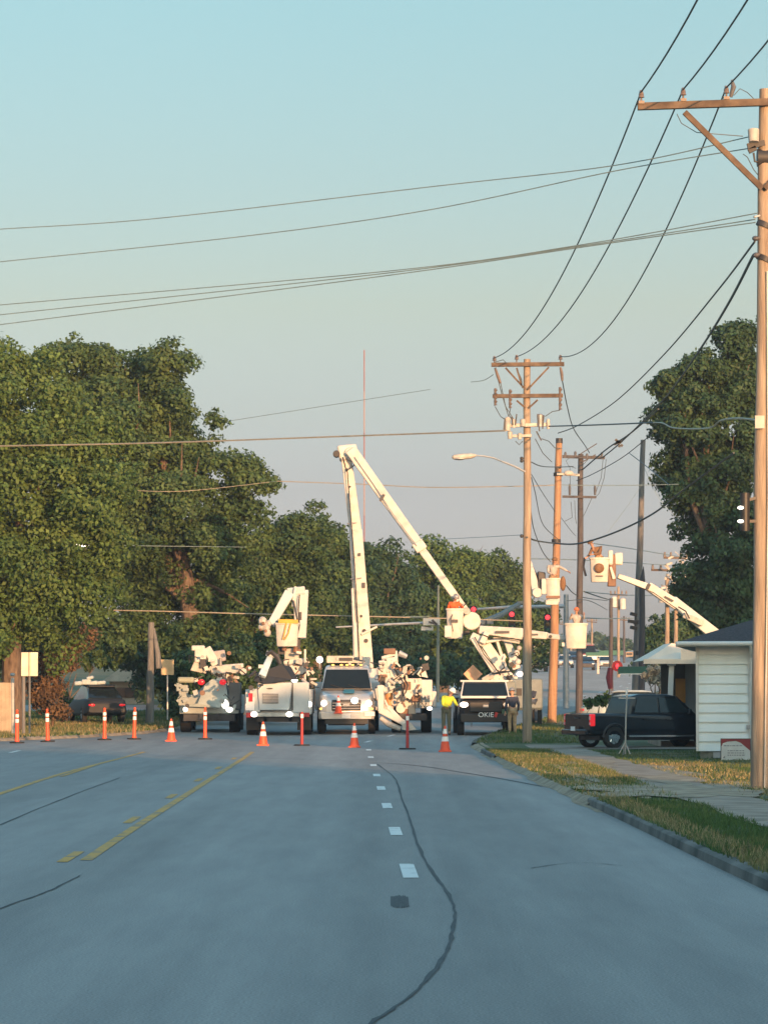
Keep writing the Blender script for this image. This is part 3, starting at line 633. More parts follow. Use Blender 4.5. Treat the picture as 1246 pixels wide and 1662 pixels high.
for pts in ([(925,742),(918,748),(922,756),(934,760)],[(955,744),(948,752),(940,758)],[(978,745),(975,775),(966,800)],[(983,745),(980,775),(972,800),(967,806)],[(924,756),(925,780),(924,800)],[(960,808),(950,830),(946,838)],[(932,812),(933,840),(935,850)],[(926,815),(928,840),(916,846)]):
    b = MB(); b.tube([at(x,y,Y4-.22) for x,y in pts], .013, 5); b.build('jumper_wire', wiremat, P4, world=True)
# far pole with lit top and broken stub beside it
Y5 = 165.0; a = at(1030,1150,Y5)
P5 = thing('utility_pole', 'bare leaning pole, sunlit at the top and dark below, beside the broken stub', 'utility pole', (a.x,a.y,gz(a.x,Y5)))
m_, _, _ = pole_mb(1030,1150,1043,714,Y5,.20,.12,12); m_.build('pole', woodgrey, P5, world=True)
for y in (1010, 1060):
    b = MB(); c_ = at(1034,y,Y5); b.tube([c_+Vector((0,0,-.1)), c_+Vector((0,0,.1))], .2, 12); b.build('pole_band', dark, P5, world=True)
b = MB()
for (x,y) in ((1023,996),(1019,1008),(1023,1018)): b.bar(at(x,y,Y5-.2), at(1032,y+2,Y5-.1), .16,.2)
b.build('riser_box', black, P5, world=True)
Y5b = 162.0; a = at(1042,1150,Y5b)
P5b = thing('broken_pole_stub', 'splintered dark stub of a broken pole strapped close beside the bare leaning pole', 'utility pole', (a.x,a.y,gz(a.x,Y5b)))
m_, _, top = pole_mb(1040,1150,1042,940,Y5b,.17,.13,10)
m_.tube([top, top+Vector((.03,0,.3)), top+Vector((.05,0,.62))], [.12,.07,.01], 7); m_.tube([top+Vector((-.07,0,-.1)), top+Vector((-.08,0,.2))], [.06,.01], 6)
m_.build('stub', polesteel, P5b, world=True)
# distant poles
def farpole(x, y0, y1, Y, r_, m__, label, arms=(), cans=0, x1=None):
    a = at(x, y0, Y); t = thing('utility_pole', label, 'utility pole', (a.x,a.y,gz(a.x,Y)))
    mm, _, _ = pole_mb(x, y0, x1 or x, y1, Y, r_, r_*.75, 8); mm.build('pole', m__, t, world=True)
    for (yy, hw) in arms:
        bb = MB(); bb.bar(at((x1 or x)-hw, yy, Y-.2), at((x1 or x)+hw, yy+1, Y-.2), .12,.12); bb.build('crossarm', woodold, t, world=True)
        for s in (-.9,-.4,.4,.9):
            bb = MB(); q = at((x1 or x)+hw*s, yy-1, Y-.2); bb.tube([q, q+Vector((0,0,.28))], [.09,.05], 6); bb.build('insulator', insul, t, world=True)
    for k in range(cans):
        bb = MB(); q = at((x1 or x)+(-7,7,9)[k%3], y1+25+12*(k//3)+3*k, Y-.4); bb.tube([q+Vector((0,0,-.45)), q+Vector((0,0,.4)), q+Vector((0,0,.5))], [.26,.26,.12], 10); bb.build('transformer', fiber, t, world=True)
    return t
farpole(991,1125,971,205,.14,polesteel,'short dark pole below the raised bucket with no crossarm')
farpole(1003,1110,952,285,.13,wood,'thin pale distant pole just right of the short dark pole',((965,14),(985,10)),2)
farpole(1082,1130,940,190,.15,wood,'pale sunlit distant pole left of its twin, crowded with equipment beside the dark tree',((925,26),(958,22)),3)
farpole(1096,1130,945,192,.14,wood,'pale sunlit distant pole right of its twin, half hidden by the dark tree',((905,20),(940,16)),3)
rr = random.Random(5); q0 = at(1098,930,190); HWR = thing('pole_hardware', 'tangle of pale insulators and brackets between the twin distant pale poles', 'electrical hardware', tuple(q0))
for k in range(34):
    q = at(rr.uniform(1078,1116), rr.uniform(900,975), 189+rr.uniform(-.6,.6)); e = q+Vector((rr.uniform(-.35,.35), rr.uniform(-.2,.2), rr.uniform(-.45,.45)))
    b = MB(); b.bar(q, e, rr.uniform(.04,.15), rr.uniform(.04,.15)); b.build('bracket', dirtyw, HWR, world=True, smooth=False)
a = at(246,1168,136)
t = thing('utility_pole', 'weathered grey pole rising into the foliage beside the small tan sign', 'utility pole', (a.x,a.y,gz(a.x,136)))
m_, _, _ = pole_mb(243,1168,246,1010,136,.17,.12,10); m_.build('pole', woodgrey, t, world=True)
b = MB(); b.tube([at(250,1020,136), at(256,1060,135.8), at(258,1085,135.8)], [.05,.11,.13], 8); b.build('riser_guard', woodgrey, t, world=True)
# radio mast far away
a = at(591,1105,900)
t = thing('radio_mast', 'very thin red and white radio mast rising from the far tree line', 'mast', (a.x,a.y,zr(900)))
for k in range(8):
    b = MB(); b.tube([at(591,1105-(1105-568)*k/8,900), at(591,1105-(1105-568)*(k+1)/8,900)],   .22-.01*k, 6); b.build('mast_section', mat('mast_red', (.30,.12,.10), .7) if k % 2 else mat('mast_pale', (.36,.24,.21), .7), t, world=True)

def wire(label, pts, r_, m__=None, sag=0, name='power_line', cat='wire', group=None, n=10):
    P = [p if isinstance(p, Vector) else at(*p) for p in pts]; Q = []
    for i in range(len(P)-1):
        p0 = P[max(i-1,0)]; p1 = P[i]; p2 = P[i+1]; p3 = P[min(i+2,len(P)-1)]
        for k in range(n):
            t_ = k/n
            q = 0.5*((2*p1)+(p2-p0)*t_+(2*p0-5*p1+4*p2-p3)*t_*t_+(3*p1-p0-3*p2+p3)*t_**3) if len(P) > 2 else p1.lerp(p2,t_)
            q.z -= 4*sag*t_*(1-t_)
            Q.append(q)
    Q.append(P[-1]); b = MB(); b.tube(Q, r_, 5)
    o = b.build(name, m__ or wiremat); return tag(o, label, cat, group)
G1 = 'conductors between the two crossarmed poles'
order = ['left', 'middle', 'right']
for i in range(3):
    p = INS1[i]; q = INS2[i]; p0_ = p+Vector((-.35,-47.2,.0))
    n_ = 24; Q = []
    for k in range(n_): t_ = k/n_; v = p0_.lerp(p,t_); v.z -= 4*1.0*t_*(1-t_); Q.append(v)
    for k in range(n_+1): t_ = k/n_; v = p.lerp(q,t_); v.z -= 4*[.95,.95,1.25][i]*t_*(1-t_); Q.append(v)
    b = MB(); b.tube(Q, .0145, 6); o = b.build('power_line', wiremat); tag(o, f'dark conductor over the {order[i]} insulator of the near crossarm, sagging to the far crossarm', 'wire', G1)
def yl_(x, ya, yb): return ya+(yb-ya)*(1225-x)/1225
cross = [([(0,372),(250,355),(700,303),(1000,268),(1215,222)], 'highest thin wire crossing the sky to the near pole'),
 ([(0,425),(400,383),(700,340),(1000,277),(1220,240)], 'second highest thin wire crossing the sky'),
 ([(0,495),(630,440),(945,397),(1228,346)], 'upper of the three close wires crossing the middle of the sky'),
 ([(0,511),(630,443),(945,399),(1225,356)], 'middle of the three close wires crossing the middle of the sky'),
 ([(0,527),(630,447),(945,401),(1225,361)], 'lowest of the three close wires crossing the middle of the sky')]
for pts, lb in cross:
    d0 = pts[0]; d1 = pts[1]; ext = (-200, d0[1]+(d0[1]-d1[1])*200/(d1[0]-d0[0]))
    wire(lb, [(x,y,58.2+(1225-x)/1225*14) for (x,y) in [ext]+pts], .0105, wirethin, name='service_wire')
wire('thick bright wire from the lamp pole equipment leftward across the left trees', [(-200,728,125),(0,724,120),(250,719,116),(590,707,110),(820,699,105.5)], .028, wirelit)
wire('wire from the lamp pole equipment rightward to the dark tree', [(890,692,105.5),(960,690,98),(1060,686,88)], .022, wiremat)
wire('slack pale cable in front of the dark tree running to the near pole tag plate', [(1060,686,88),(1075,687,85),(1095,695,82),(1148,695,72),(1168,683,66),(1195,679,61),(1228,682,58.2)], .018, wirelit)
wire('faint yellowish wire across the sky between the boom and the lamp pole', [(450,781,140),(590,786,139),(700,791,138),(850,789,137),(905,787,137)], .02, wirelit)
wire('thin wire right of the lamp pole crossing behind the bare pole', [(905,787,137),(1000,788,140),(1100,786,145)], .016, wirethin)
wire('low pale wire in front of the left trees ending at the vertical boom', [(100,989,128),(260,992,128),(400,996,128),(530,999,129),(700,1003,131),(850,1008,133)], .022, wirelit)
wire('thin wire crossing the left trees behind the white lamp', [(-60,880,135),(120,884,134),(240,886,134),(400,888,136)], .012, wirethin)
wire('faint wire high in the left tree crowns', [(200,795,133),(300,797,133),(450,781,136)], .012, wirelit)
wire('faint thin wire rising rightward above the boom', [(330,690,150),(520,660,145),(698,632,140)], .012, wirethin)
wire('short faint wire end above the street lamp', [(764,620,107),(785,617,106.5),(800,608,106)], .012, wirethin)
wire('upper cable from the near pole down toward the dark pole', [(1224,392,58.2),(1165,470,75),(1080,572,98),(1000,650,118),(938,690,134),(905,703,137)], .02, wiremat, name='cable')
wire('thick lower cable from the near pole passing the dark tree edge', [(1222,414,58.2),(1180,495,68),(1130,575,84),(1075,650,105),(1010,715,130),(978,742,148)], .027, wiremat, name='cable')
wire('second cable slanting up from the dark pole to the dark tree', [(1068,664,112),(1020,705,125),(985,728,138),(945,762,148)], .03, wiremat, name='cable')
wire('bundled cable from the dark tree past the bare pole', [(1062,700,118),(1010,742,135),(960,770,146),(935,780,148)], .018, wiremat, name='cable')
wire('short cable crossing down right from the bundle to the dark tree', [(1020,735,150),(1050,758,140),(1085,787,125)], .02, wiremat, name='cable')
wire('heavy dark cable sagging from the dark tree to the lamp pole', [(1190,735,112),(1111,793,118),(1060,833,124),(1000,863,130),(940,882,134),(900,882,136.8)], .036, wiremat, name='cable')
wire('heavy dark cable between the lamp pole and the orange pole', [(855,872,105.8),(872,878,116),(900,882,136.8)], .03, wiremat, name='cable')
wire('dropped cable hanging from the far crossarm past the orange pole', [(912,618,106),(920,660,112),(930,695,125),(948,722,140),(956,735,147)], .018, wiremat, name='cable')
wire('cable from the lamp pole bands to the dark pole crossarm', [(862,750,106),(880,757,118),(910,758,137),(930,757,147)], .018, wiremat, name='cable')
wire('slack cable from the lamp pole curving down to the worker beside the orange pole', [(862,775,106),(868,800,112),(880,850,125),(905,875,136)], .014, wiremat, name='cable')
wire('second slack cable from the lamp pole toward the basket by the orange pole', [(862,770,106),(880,800,118),(900,830,136)], .012, wiremat, name='cable')
wire('long slack cable hanging behind the lamp pole down to the left worker', [(861,830,107),(866,860,114),(880,895,124),(893,912,134)], .016, wiremat, name='cable')
wire('thin loop of wire under the orange pole band', [(910,840,137),(925,860,140),(934,870,147)], .01, wiremat, name='cable')
wire('low cable from the orange pole basket toward the distant poles', [(918,950,138),(940,968,150),(985,975,200)], .02, wiremat, name='cable')
wire('second low cable below toward the distant poles', [(920,975,138),(955,975,150),(985,990,200)], .016, wiremat, name='cable')
wire('short cable between dark pole and distant short pole', [(947,960,148),(970,968,170),(990,974,204)], .03, wiremat, name='cable')
wire('thin wire left of the lamp pole at the height of the tree tops', [(700,876,140),(780,872,125),(850,868,106)], .010, wirethin)
wire('thin level wire right of the orange pole above the distant hill', [(945,960,150),(1020,966,170),(1110,966,200)], .02, wirethin)
wire('thin wire running behind the raised bucket to the right', [(945,880,150),(1020,890,165),(1110,905,190)], .02, wirethin)
wire('thin level wire below the raised worker', [(860,907,140),(940,909,150),(1080,917,188)], .02, wirethin)
wire('lowest level wire above the distant green sign', [(945,1003,150),(1000,1004,200),(1085,1002,240)], .03, wirethin)
wire('faint wire in front of the middle trees', [(606,1000,150),(650,1001,150),(700,1000,150)], .012, wirethin)
wire('faint slanting wire between dark pole and tree', [(985,865,150),(1020,818,150),(1045,780,150)], .008, wirethin)
wire('faint slanting wire right of the bare pole', [(1045,760,165),(1070,810,165),(1110,850,165),(1140,870,165)], .012, wirethin)
# cable splice bundle on the thick cable
b = MB(); rr = random.Random(3)
for k in range(7):
    q = at(1002+rr.uniform(-7,7), 722+rr.uniform(-5,5), 131); b.bar(q, q+Vector((rr.uniform(-.15,.2),0,rr.uniform(-.1,.15))), .09,.09)
tag(b.build('splice_case', black), 'black splice case hanging on the thick cable between dark pole and tree', 'splice case')
# white LED lamp on a wire among the left trees
a = at(140,887,134)
t = thing('hanging_lamp', 'white lamp hanging on a thin wire in front of the left trees', 'lamp', tuple(a))
b = MB(); b.bar(at(119,885,134), at(160,886,134), .09,.16); b.build('glowing_reflector', lamp, t, world=True)
b = MB(); b.bar(at(133,897,134), at(145,903,134), .06,.12); b.bar(at(145,903,134), at(160,898,134), .06,.12); b.build('lower_reflector', lamp, t, world=True)
b = MB(); b.bar(at(139,886,134), at(142,900,134), .05,.05); b.build('bracket', dark, t, world=True)
# ------------------------------------------------------------------ house with siding, porch
siding = mat('white_siding', (0.72,0.79,0.79), 0.6, col2=(0.84,0.90,0.91), scale=1.3, stretch=(1,1,.5), detail=10)
trimw = mat('white_trim', (0.66,0.67,0.65), 0.55, var=0.05)
creamtrim = mat('cream_trim', (0.86,0.70,0.56), 0.6, var=0.06)
shingle = mat('roof_shingle', (0.035,0.030,0.035), 0.9, col2=(0.075,0.065,0.07), scale=18, bump=0.8, bscale=25)
blockm = mat('foundation_block', (0.16,0.165,0.14), 0.9, col2=(0.26,0.26,0.22), scale=6, bump=0.4)
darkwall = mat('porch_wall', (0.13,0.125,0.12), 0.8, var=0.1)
YH = 84.0; zb = .12
hx = at(1132,1200,YH).x; eave = at(1132,1047,YH).z; H = thing('house', 'small white house with horizontal siding and a dark hip roof at the right', 'house', (hx,YH,zb))
zw = at(1132,1219,YH).z      # bottom of the siding
b = MB(); b.box((hx+4,YH+5,(zb+zw)/2-.05), (7.9,9.9,zw-zb+.1)); b.build('foundation', blockm, H, world=True)
b = MB(); n_ = 11; hh = (eave-zw)/n_
b.box((hx+4,YH+5,(zw+eave)/2), (7.95,9.95,eave-zw))
b.build('wall', siding, H, world=True)
b = MB()
for k in range(n_):                 # lapped boards on the street-facing and porch-facing walls
    z0 = zw+hh*k; z1 = z0+hh
    b.add([(hx-.0,YH-.035,z0),(hx+8,YH-.035,z0),(hx+8,YH+.012,z1),(hx,YH+.012,z1),(hx,YH+.02,z0),(hx+8,YH+.02,z0)], [(0,1,2,3),(4,5,1,0)])
    b.add([(hx-.015,YH,z0),(hx-.015,YH+10,z0),(hx+.022,YH+10,z1),(hx+.022,YH,z1),(hx+.02,YH,z0),(hx+.02,YH+10,z0)], [(1,0,3,2),(5,4,0,1)])
b.build('siding_boards', siding, H, world=True, smooth=False)
b = MB(); b.box((hx-.01,YH-.04,(zw+eave)/2), (.07,.10,eave-zw)); b.box((at(1216,1100,YH).x,YH-.05,(zw+eave)/2), (.09,.05,eave-zw)); b.build('corner_trim', trimw, H, world=True)
ov = .48
def hip(b, x0, x1, y0, y1, z0, z1, ridge_in):
    cy_ = (y0+y1)/2; 
    if x1-x0 < y1-y0: r0 = ((x0+x1)/2, y0+ridge_in, z1); r1 = ((x0+x1)/2, y1-ridge_in, z1); f = [(0,1,4),(1,2,5,4),(2,3,5),(3,0,4,5)]
    else: r0 = (x0+ridge_in, cy_, z1); r1 = (x1-ridge_in, cy_, z1); f = [(3,0,4),(0,1,5,4),(1,2,5),(2,3,4,5)]
    b.add([(x0,y0,z0),(x1,y0,z0),(x1,y1,z0),(x0,y1,z0),r0,r1], f+[(3,2,1,0)])
b = MB(); hip(b, hx-ov, hx+8+ov, YH-ov, YH+10+ov, eave+.07, eave+1.5, 4.0); b.build('roof', shingle, H, world=True, smooth=False)
b = MB(); b.box((hx+4,YH-ov-.02,eave+.02), (8+2*ov+.06,.05,.12)); b.box((hx-ov-.02,YH+5,eave+.02), (.05,10+2*ov,.12)); b.build('fascia', trimw, H, world=True)
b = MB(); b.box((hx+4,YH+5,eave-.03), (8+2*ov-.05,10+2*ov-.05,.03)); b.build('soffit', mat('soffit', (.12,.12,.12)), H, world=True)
b = MB(); q = at(1214,1180,YH-.08); b.box(q, (.10,.08,.10)); b.build('hose_tap', grey, H, world=True)
b = MB(); b.tube([(hx-ov,YH-ov-.09,eave+.03),(hx+8+ov,YH-ov-.09,eave+.03)], .055, 8); b.build('gutter', trimw, H, world=True)
b = MB(); b.tube([(hx+1.32,YH-ov-.09,eave),(hx+1.32,YH-.12,eave-.3),(hx+1.32,YH-.10,zw+.1)], .035, 8); b.build('downspout', trimw, H, world=True)
b = MB(); b.box((hx+.55,YH-.05,zw+.06-.16), (.35,.03,.14)); b.build('foundation_vent', grey, H, world=True)
H.rotation_euler = (0,0,R(-7.5)); INV[H] = (Matrix.Translation(Vector((hx,YH,zb))) @ Matrix.Rotation(R(-7.5),4,'Z')).inverted()
# porch on the side
YP = 100.5; hx = at(1134,1072,YP).x; pl = at(1046,1072,YP); pr_ = at(1106,1072,YP); pa = at(1094,1043,YP)
b = MB(); x0, x1, z0 = pl.x, hx+.02, pl.z
b.add([(x0,YP,z0),(x1,YP,z0),(x1,YP+5,z0),(x0,YP+5,z0),(pa.x,YP+.9,pa.z),(x1,YP+.9,at(1106,1050,YP).z),(x1,YP+4,at(1106,1050,YP).z),(pa.x,YP+4,pa.z)], [(0,1,5,4),(1,2,6,5),(2,3,7,6),(3,0,4,7),(4,5,6,7),(3,2,1,0)])
b.build('porch_roof', creamtrim, H, world=True, smooth=False)
b = MB(); b.bar((pl.x-.05,YP-.06,z0-.03), (hx+.05,YP-.06,z0-.03), .14,.05); b.bar((at(1104,1060,YP).x,YP-.03,z0+.17), (hx,YP-.03,z0+.17), .34,.04); b.build('porch_fascia', creamtrim, H, world=True)
b = MB(); q = at(1089,1076,YP+.3); q2 = at(1086,1160,YP+.3); b.bar(q2, q, .15,.15); b.bar(q+Vector((0,0,-.08)), q+Vector((0,0,.02)), .24,.24); b.build('porch_post', trimw, H, bevel=.01, world=True)
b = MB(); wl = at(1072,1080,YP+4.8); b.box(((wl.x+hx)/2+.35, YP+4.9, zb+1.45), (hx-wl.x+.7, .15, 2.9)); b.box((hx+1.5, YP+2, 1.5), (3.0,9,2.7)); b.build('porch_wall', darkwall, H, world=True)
b = MB(); q = at(1106,1121,YP+4.7); b.box(q, (.40,.05,.74)); b.build('porch_window_board', mat('orange_board', (0.55,0.27,0.07), .6), H, world=True)
b = MB(); b.box((wl.x+1.2, YP+2.5, zb+.08), (3.2,5,.2)); b.build('porch_floor', concrete, H, world=True)
# yard sign
a = at(1192,1232,82.5); a.z = .12
S = thing('yard_sign', 'small white yard sign with dark red arched corners leaning at the house foundation', 'sign', tuple(a))
b = MB(); q = at(1193,1217,82.5); sw, sh = .70, .52; b.box(q, (sw+.03,.03,sh+.03)); b.build('sign_frame', dark, S, world=True)
b = MB(); b.box(q+Vector((0,-.018,0)), (sw,.01,sh)); b.build('sign_face', mat('sign_grey_white', (.55,.58,.57), .5), S, world=True)
b = MB(); yy = q.y-.026
def arch(x0, x1, zt, pts): return
b.add([(q.x-sw/2,yy,q.z+sh/2),(q.x+sw/2,yy,q.z+sh/2),(q.x+sw/2,yy,q.z-.02),(q.x+.24,yy,q.z+.07),(q.x+.12,yy,q.z+.17),(q.x,yy,q.z+.215),(q.x-.2,yy,q.z+.20),(q.x-.31,yy,q.z+.16),(q.x-sw/2,yy,q.z+.08)], [(8,7,6,5,0),(0,5,1),(5,4,1),(4,3,1),(3,2,1)])
b.build('red_arch', mat('maroon', (.22,.02,.03), .5), S, world=True, smooth=False)
b = MB()
for (x0, x1, z) in ((-.29,.10,.10),(-.20,.20,-.02),(-.2,.22,-.075),(-.2,.2,-.13)):
    x = x0
    while x < x1:
        l = random.uniform(.03,.08); b.box((q.x+x+l/2,yy-.001,q.z+z), (l,.004,.022)); x += l+.018
b.add([(q.x-.32,yy-.001,q.z-.2),(q.x-.26,yy-.001,q.z-.2),(q.x-.26,yy-.001,q.z-.14)], [(0,1,2)])
b.build('sign_text', mat('sign_ink', (.22,.24,.26), .6), S, world=True, smooth=False)

# ------------------------------------------------------------------ vehicles
def wheel(T, x, y, r_, w_, rimm=grey, parent=True, dual=False):
    b = MB(); s = 1 if x > 0 else -1
    pr = [(-w_/2,r_*.62),(-w_/2,r_*.93),(-w_/2*.8,r_),(w_/2*.8,r_),(w_/2,r_*.93),(w_/2,r_*.62)]
    n_ = 22; vv = []
    for (dx, rr_) in pr:
        for j in range(n_): a_ = 2*math.pi*j/n_; vv.append((x+dx, y+rr_*math.cos(a_), r_+rr_*math.sin(a_)))
    ff = [(i*n_+j, i*n_+(j+1)%n_, (i+1)*n_+(j+1)%n_, (i+1)*n_+j) for i in range(len(pr)-1) for j in range(n_)]
    b.add(vv, ff); o = b.build('wheel', rubber, T)
    b = MB(); xo = x+s*w_*.28; b.tube([(x-s*w_*.4,y,r_),(xo,y,r_)], [r_*.63,r_*.63], n_)
    for j in range(6):
        a_ = math.pi/3*j; b.bar((xo+s*.012,y+.12*r_*math.cos(a_),r_+.12*r_*math.sin(a_)), (xo+s*.012,y+.56*r_*math.cos(a_),r_+.56*r_*math.sin(a_)), .05,.10)
    b.tube([(xo,y,r_),(xo+s*.04,y,r_)], [r_*.2,r_*.14], 10)
    r2 = b.build('rim', rimm, T); r2.parent = o
    return o
def lampball(T, name, p, r_, m__=lamp):
    b = MB(); b.ball(p, r_, 12, 7); return b.build(name, m__, T)
def truck_front(T, paint, hw=1.0, big=True, grillem=dark, lights=True):
    b = MB()     # hood and fenders
    b.loft([(0.0,hw*.74,hw*.70,.78,1.22,.08),(.10,hw*.92,hw*.86,.70,1.34,.12),(.5,hw,hw*.93,.66,1.47,.14),(1.3,hw,hw*.95,.62,1.60,.12)])
    b.build('hood', paint, T)
    b = MB(); b.loft([(1.25,hw*.97,hw*.92,.60,1.60,.06),(1.40,hw*.98,hw*.88,.60,1.78,.08),(1.95,hw*.98,hw*.80,.6,2.42,.10),(2.25,hw*.98,hw*.79,.6,2.52,.12),(3.25,hw*.98,hw*.79,.6,2.52,.12),(3.45,hw*.98,hw*.80,.6,2.42,.08)])
    cab = b.build('cab', paint, T)
    b = MB(); zt, zb_ = 2.36, 1.66
    yb, yt = 1.262, 1.86
    b.add([(-hw*.86,yb+.01,zb_),(hw*.86,yb+.01,zb_),(hw*.73,yt,zt),(-hw*.73,yt,zt),(-hw*.86,yb+.06,zb_),(hw*.86,yb+.06,zb_),(hw*.73,yt+.06,zt),(-hw*.73,yt+.06,zt)], [(0,1,2,3),(4,5,1,0),(1,5,6,2),(3,2,6,7),(4,0,3,7)])
    b.build('windshield', glass, T)
    b = MB(); b.box((0,1.235,1.62), (hw*1.8,.10,.06)); b.bar((-.1,1.25,1.66), (-.6,1.36,1.80), .02,.02); b.bar((.5,1.25,1.66), (.05,1.36,1.80), .02,.02); b.build('wiper', black, T)
    for s in (-1, 1):
        b = MB(); xo = s*(hw*.90); 
        b.add([(s*hw*.975,1.75,1.68),(s*hw*.835,2.15,2.36),(s*hw*.835,3.05,2.38),(s*hw*.985,3.1,1.68)], [(0,1,2,3) if s < 0 else (3,2,1,0)]); b.build('side_window', glass, T)
        b = MB(); b.bar((s*hw*.98,1.55,1.7), (s*(hw+.26),1.45,1.72), .03,.03); b.bar((s*hw*.98,1.55,2.0), (s*(hw+.26),1.45,2.0), .03,.03); b.box((s*(hw+.27),1.42,1.88), (.2,.08,.42)); b.build('mirror', black, T, bevel=.02)
        b = MB(); b.tube([(s*hw*.76,-.0+.02,1.10),(s*hw*.76,.10,1.10)], [.2,.22], 14) if not big else b.ball((s*hw*.74,.06,1.12), (.165,.07,.12), 14, 8)
        b.build('headlight', lamp if lights else reflw, T)
        b = MB(); b.ball((s*hw*.86,.12,.92), (.09,.06,.05), 8, 5); b.build('turn_signal', amber, T)
        wheel(T, s*(hw-.12), .95, .42, .26)
        b = MB(); b.prism([(.42,.60),(.42,.82),(.60,1.0),(1.30,1.0),(1.48,.82),(1.48,.60)], s*(hw-.02), s*(hw+.02)); b.build('wheel_arch', black, T, smooth=False)
    b = MB(); b.box((0,-.015,1.05), (hw*1.02,.06,.40)); b.build('grille', grillem, T, bevel=.03)
    b = MB()
    for z in (.93,1.03,1.13): b.box((0,-.05,z), (hw*.96,.03,.025))
    b.box((0,-.055,1.06), (.24,.03,.10)); b.build('grille_bar', chrome, T)
    b = MB(); b.loft([(-.16,hw*.88,hw*.88,.56,.78,.05),(-.08,hw*.97,hw*.97,.54,.80,.05),(.1,hw*.97,hw*.97,.54,.80,.05)]); b.build('bumper', paint if big else black, T)
    b = MB(); b.box((0,-.02,.48), (hw*1.5,.12,.22)); b.box((0,.9,.42), (hw*1.3,1.4,.2)); b.build('air_dam', black, T)
    b = MB(); b.box((0,-.19,.66), (.32,.02,.16)); b.build('license_plate', reflw, T)
    b = MB()
    for x in (-.5,-.2,0,.2,.5): b.ball((x*hw,2.05,2.53), (.06,.04,.03), 8, 5)
    b.build('clearance_lamps', amber, T)
    return cab
def utility_body(T, paint, y0, y1, hw=1.2, z0=.85, z1=1.9):
    b = MB()
    for s in (-1, 1): b.box((s*(hw-.22),(y0+y1)/2,(z0+z1)/2), (.44,y1-y0,z1-z0))
    b.box((0,(y0+y1)/2,z0+.05), (2*hw-.85,y1-y0,.12)); b.build('service_body', paint, T, bevel=.02)
    for s in (-1, 1):
        for k in range(3):
            b = MB(); L_ = (y1-y0)/3; b.box((s*(hw+.008),y0+L_*(k+.5),(z0+z1)/2), (.02,L_*.88,(z1-z0)*.86)); b.build('compartment_door', paint, T, bevel=.008)
    b = MB(); b.box((-.45,(y0+y1)/2-1,.62), (.12,y1+1.5,.22)); b.box((.45,(y0+y1)/2-1,.62), (.12,y1+1.5,.22)); b.build('chassis', dark, T)
    for s in (-1, 1):
        wheel(T, s*(hw-.2), (y0+y1)/2+.2, .44, .34)
def bucket(T, c, wx, wy, h, m__=fiber, lip=True):
    b = MB(); x, y, z = c
    for (a_, k) in ((z-h/2, .86),(z+h/2, 1.0)): pass
    secs = []
    n_ = 16
    def ring(zz, k, t_=0):
        out = []
        for j in range(n_):
            a_ = 2*math.pi*(j+.5)/n_; ca, sa = math.cos(a_), math.sin(a_)
            q = max(abs(ca), abs(sa))**-.72
            out.append((x+(wx/2*k-t_)*ca*q, y+(wy/2*k-t_)*sa*q, zz))
        return out
    rings = [ring(z-h/2,.84), ring(z-h/2+.04,.88), ring(z+h/2-.07,.98), ring(z+h/2-.06,1.06), ring(z+h/2,1.06), ring(z+h/2,.98,.02), ring(z-h/2+.12,.84,.02)]
    vv = [p for r_ in rings for p in r_]; ff = [(i*n_+j, i*n_+(j+1)%n_, (i+1)*n_+(j+1)%n_, (i+1)*n_+j) for i in range(len(rings)-1) for j in range(n_)]
    ff += [tuple(range(n_))[::-1], tuple((len(rings)-1)*n_+j for j in range(n_))]
    b.add(vv, ff); return b.build('bucket', m__, T, world=True)
def boom(T, name, a, b_, w0, w1, m__=fiber, d0=None, d1=None, bev=.03):
    b = MB(); b.bar(a, b_, w0, d0 or w0, w2=w1, h2=d1 or w1); return b.build(name, m__, T, bevel=bev, world=True)
def rod(T, name, pts, r_, m__=fiber, n=10):
    b = MB(); b.tube(pts, r_, n); return b.build(name, m__, T, world=True)
def hoses(T, pts, r_=.02, m__=black, name='hose'):
    b = MB(); b.tube(pts, r_, 5); return b.build(name, m__, T, world=True)
def knuckle(T, p, r_, ln, m__=fiber, name='pivot'):   # cylinder across the viewing direction (pin joint facing the viewer)
    b = MB(); p = Vector(p); b.tube([p+Vector((0,-ln/2,0)), p+Vector((0,-ln/2+.03,0)), p+Vector((0,ln/2,0))], [r_*.9,r_,r_], 14); return b.build(name, m__, T, world=True)

VZ = lambda Y: zr(Y)+.004
# --- main bucket truck with the tall articulated boom
YT = 123.5
xm = at(562,1180,YT).x
T3 = thing('bucket_truck', 'silver utility truck facing the camera, headlights on, tall folded white boom reaching above the trees', 'bucket truck', (xm,YT,VZ(YT)))
truck_front(T3, silver, 1.04)
utility_body(T3, white, 3.7, 7.6)
b = MB(); b.add([(-.10,.35,1.475),(.28,.35,1.475),(.28,1.24,1.625),(-.10,1.24,1.625)], [(0,1,2,3)]); b.v = [v+Vector((0,0,.012)) for v in b.v]; b.build('hood_decal', mat('teal_decal', (.05,.28,.36), .4), T3)
lampball(T3, 'spotlight', (-1.0,1.5,2.72), (.125,.10,.125)); lampball(T3, 'work_light', (.30,-.12,1.22), (.13,.06,.12)); 
b = MB(); b.tube([(-1.0,1.6,2.4),(-1.0,1.55,2.6)], .03, 6); b.box((.0,2.7,2.66), (1.3,.9,.10)); b.box((-.25,2.2,2.74), (1.0,.1,.26)); b.box((.5,3.6,2.7), (.1,.1,.4)); b.build('cab_guard', dirtyw, T3, bevel=.01)
b = MB(); b.box((-.05,2.14,2.74), (.5,.03,.12)); b.build('guard_opening', dark, T3)
b = MB(); b.box((.85,-.2,.74), (.36,.05,.16)); b.build('bumper_sign', reflw, T3)
YB = YT+4.6
base = at(594,1088,YB)
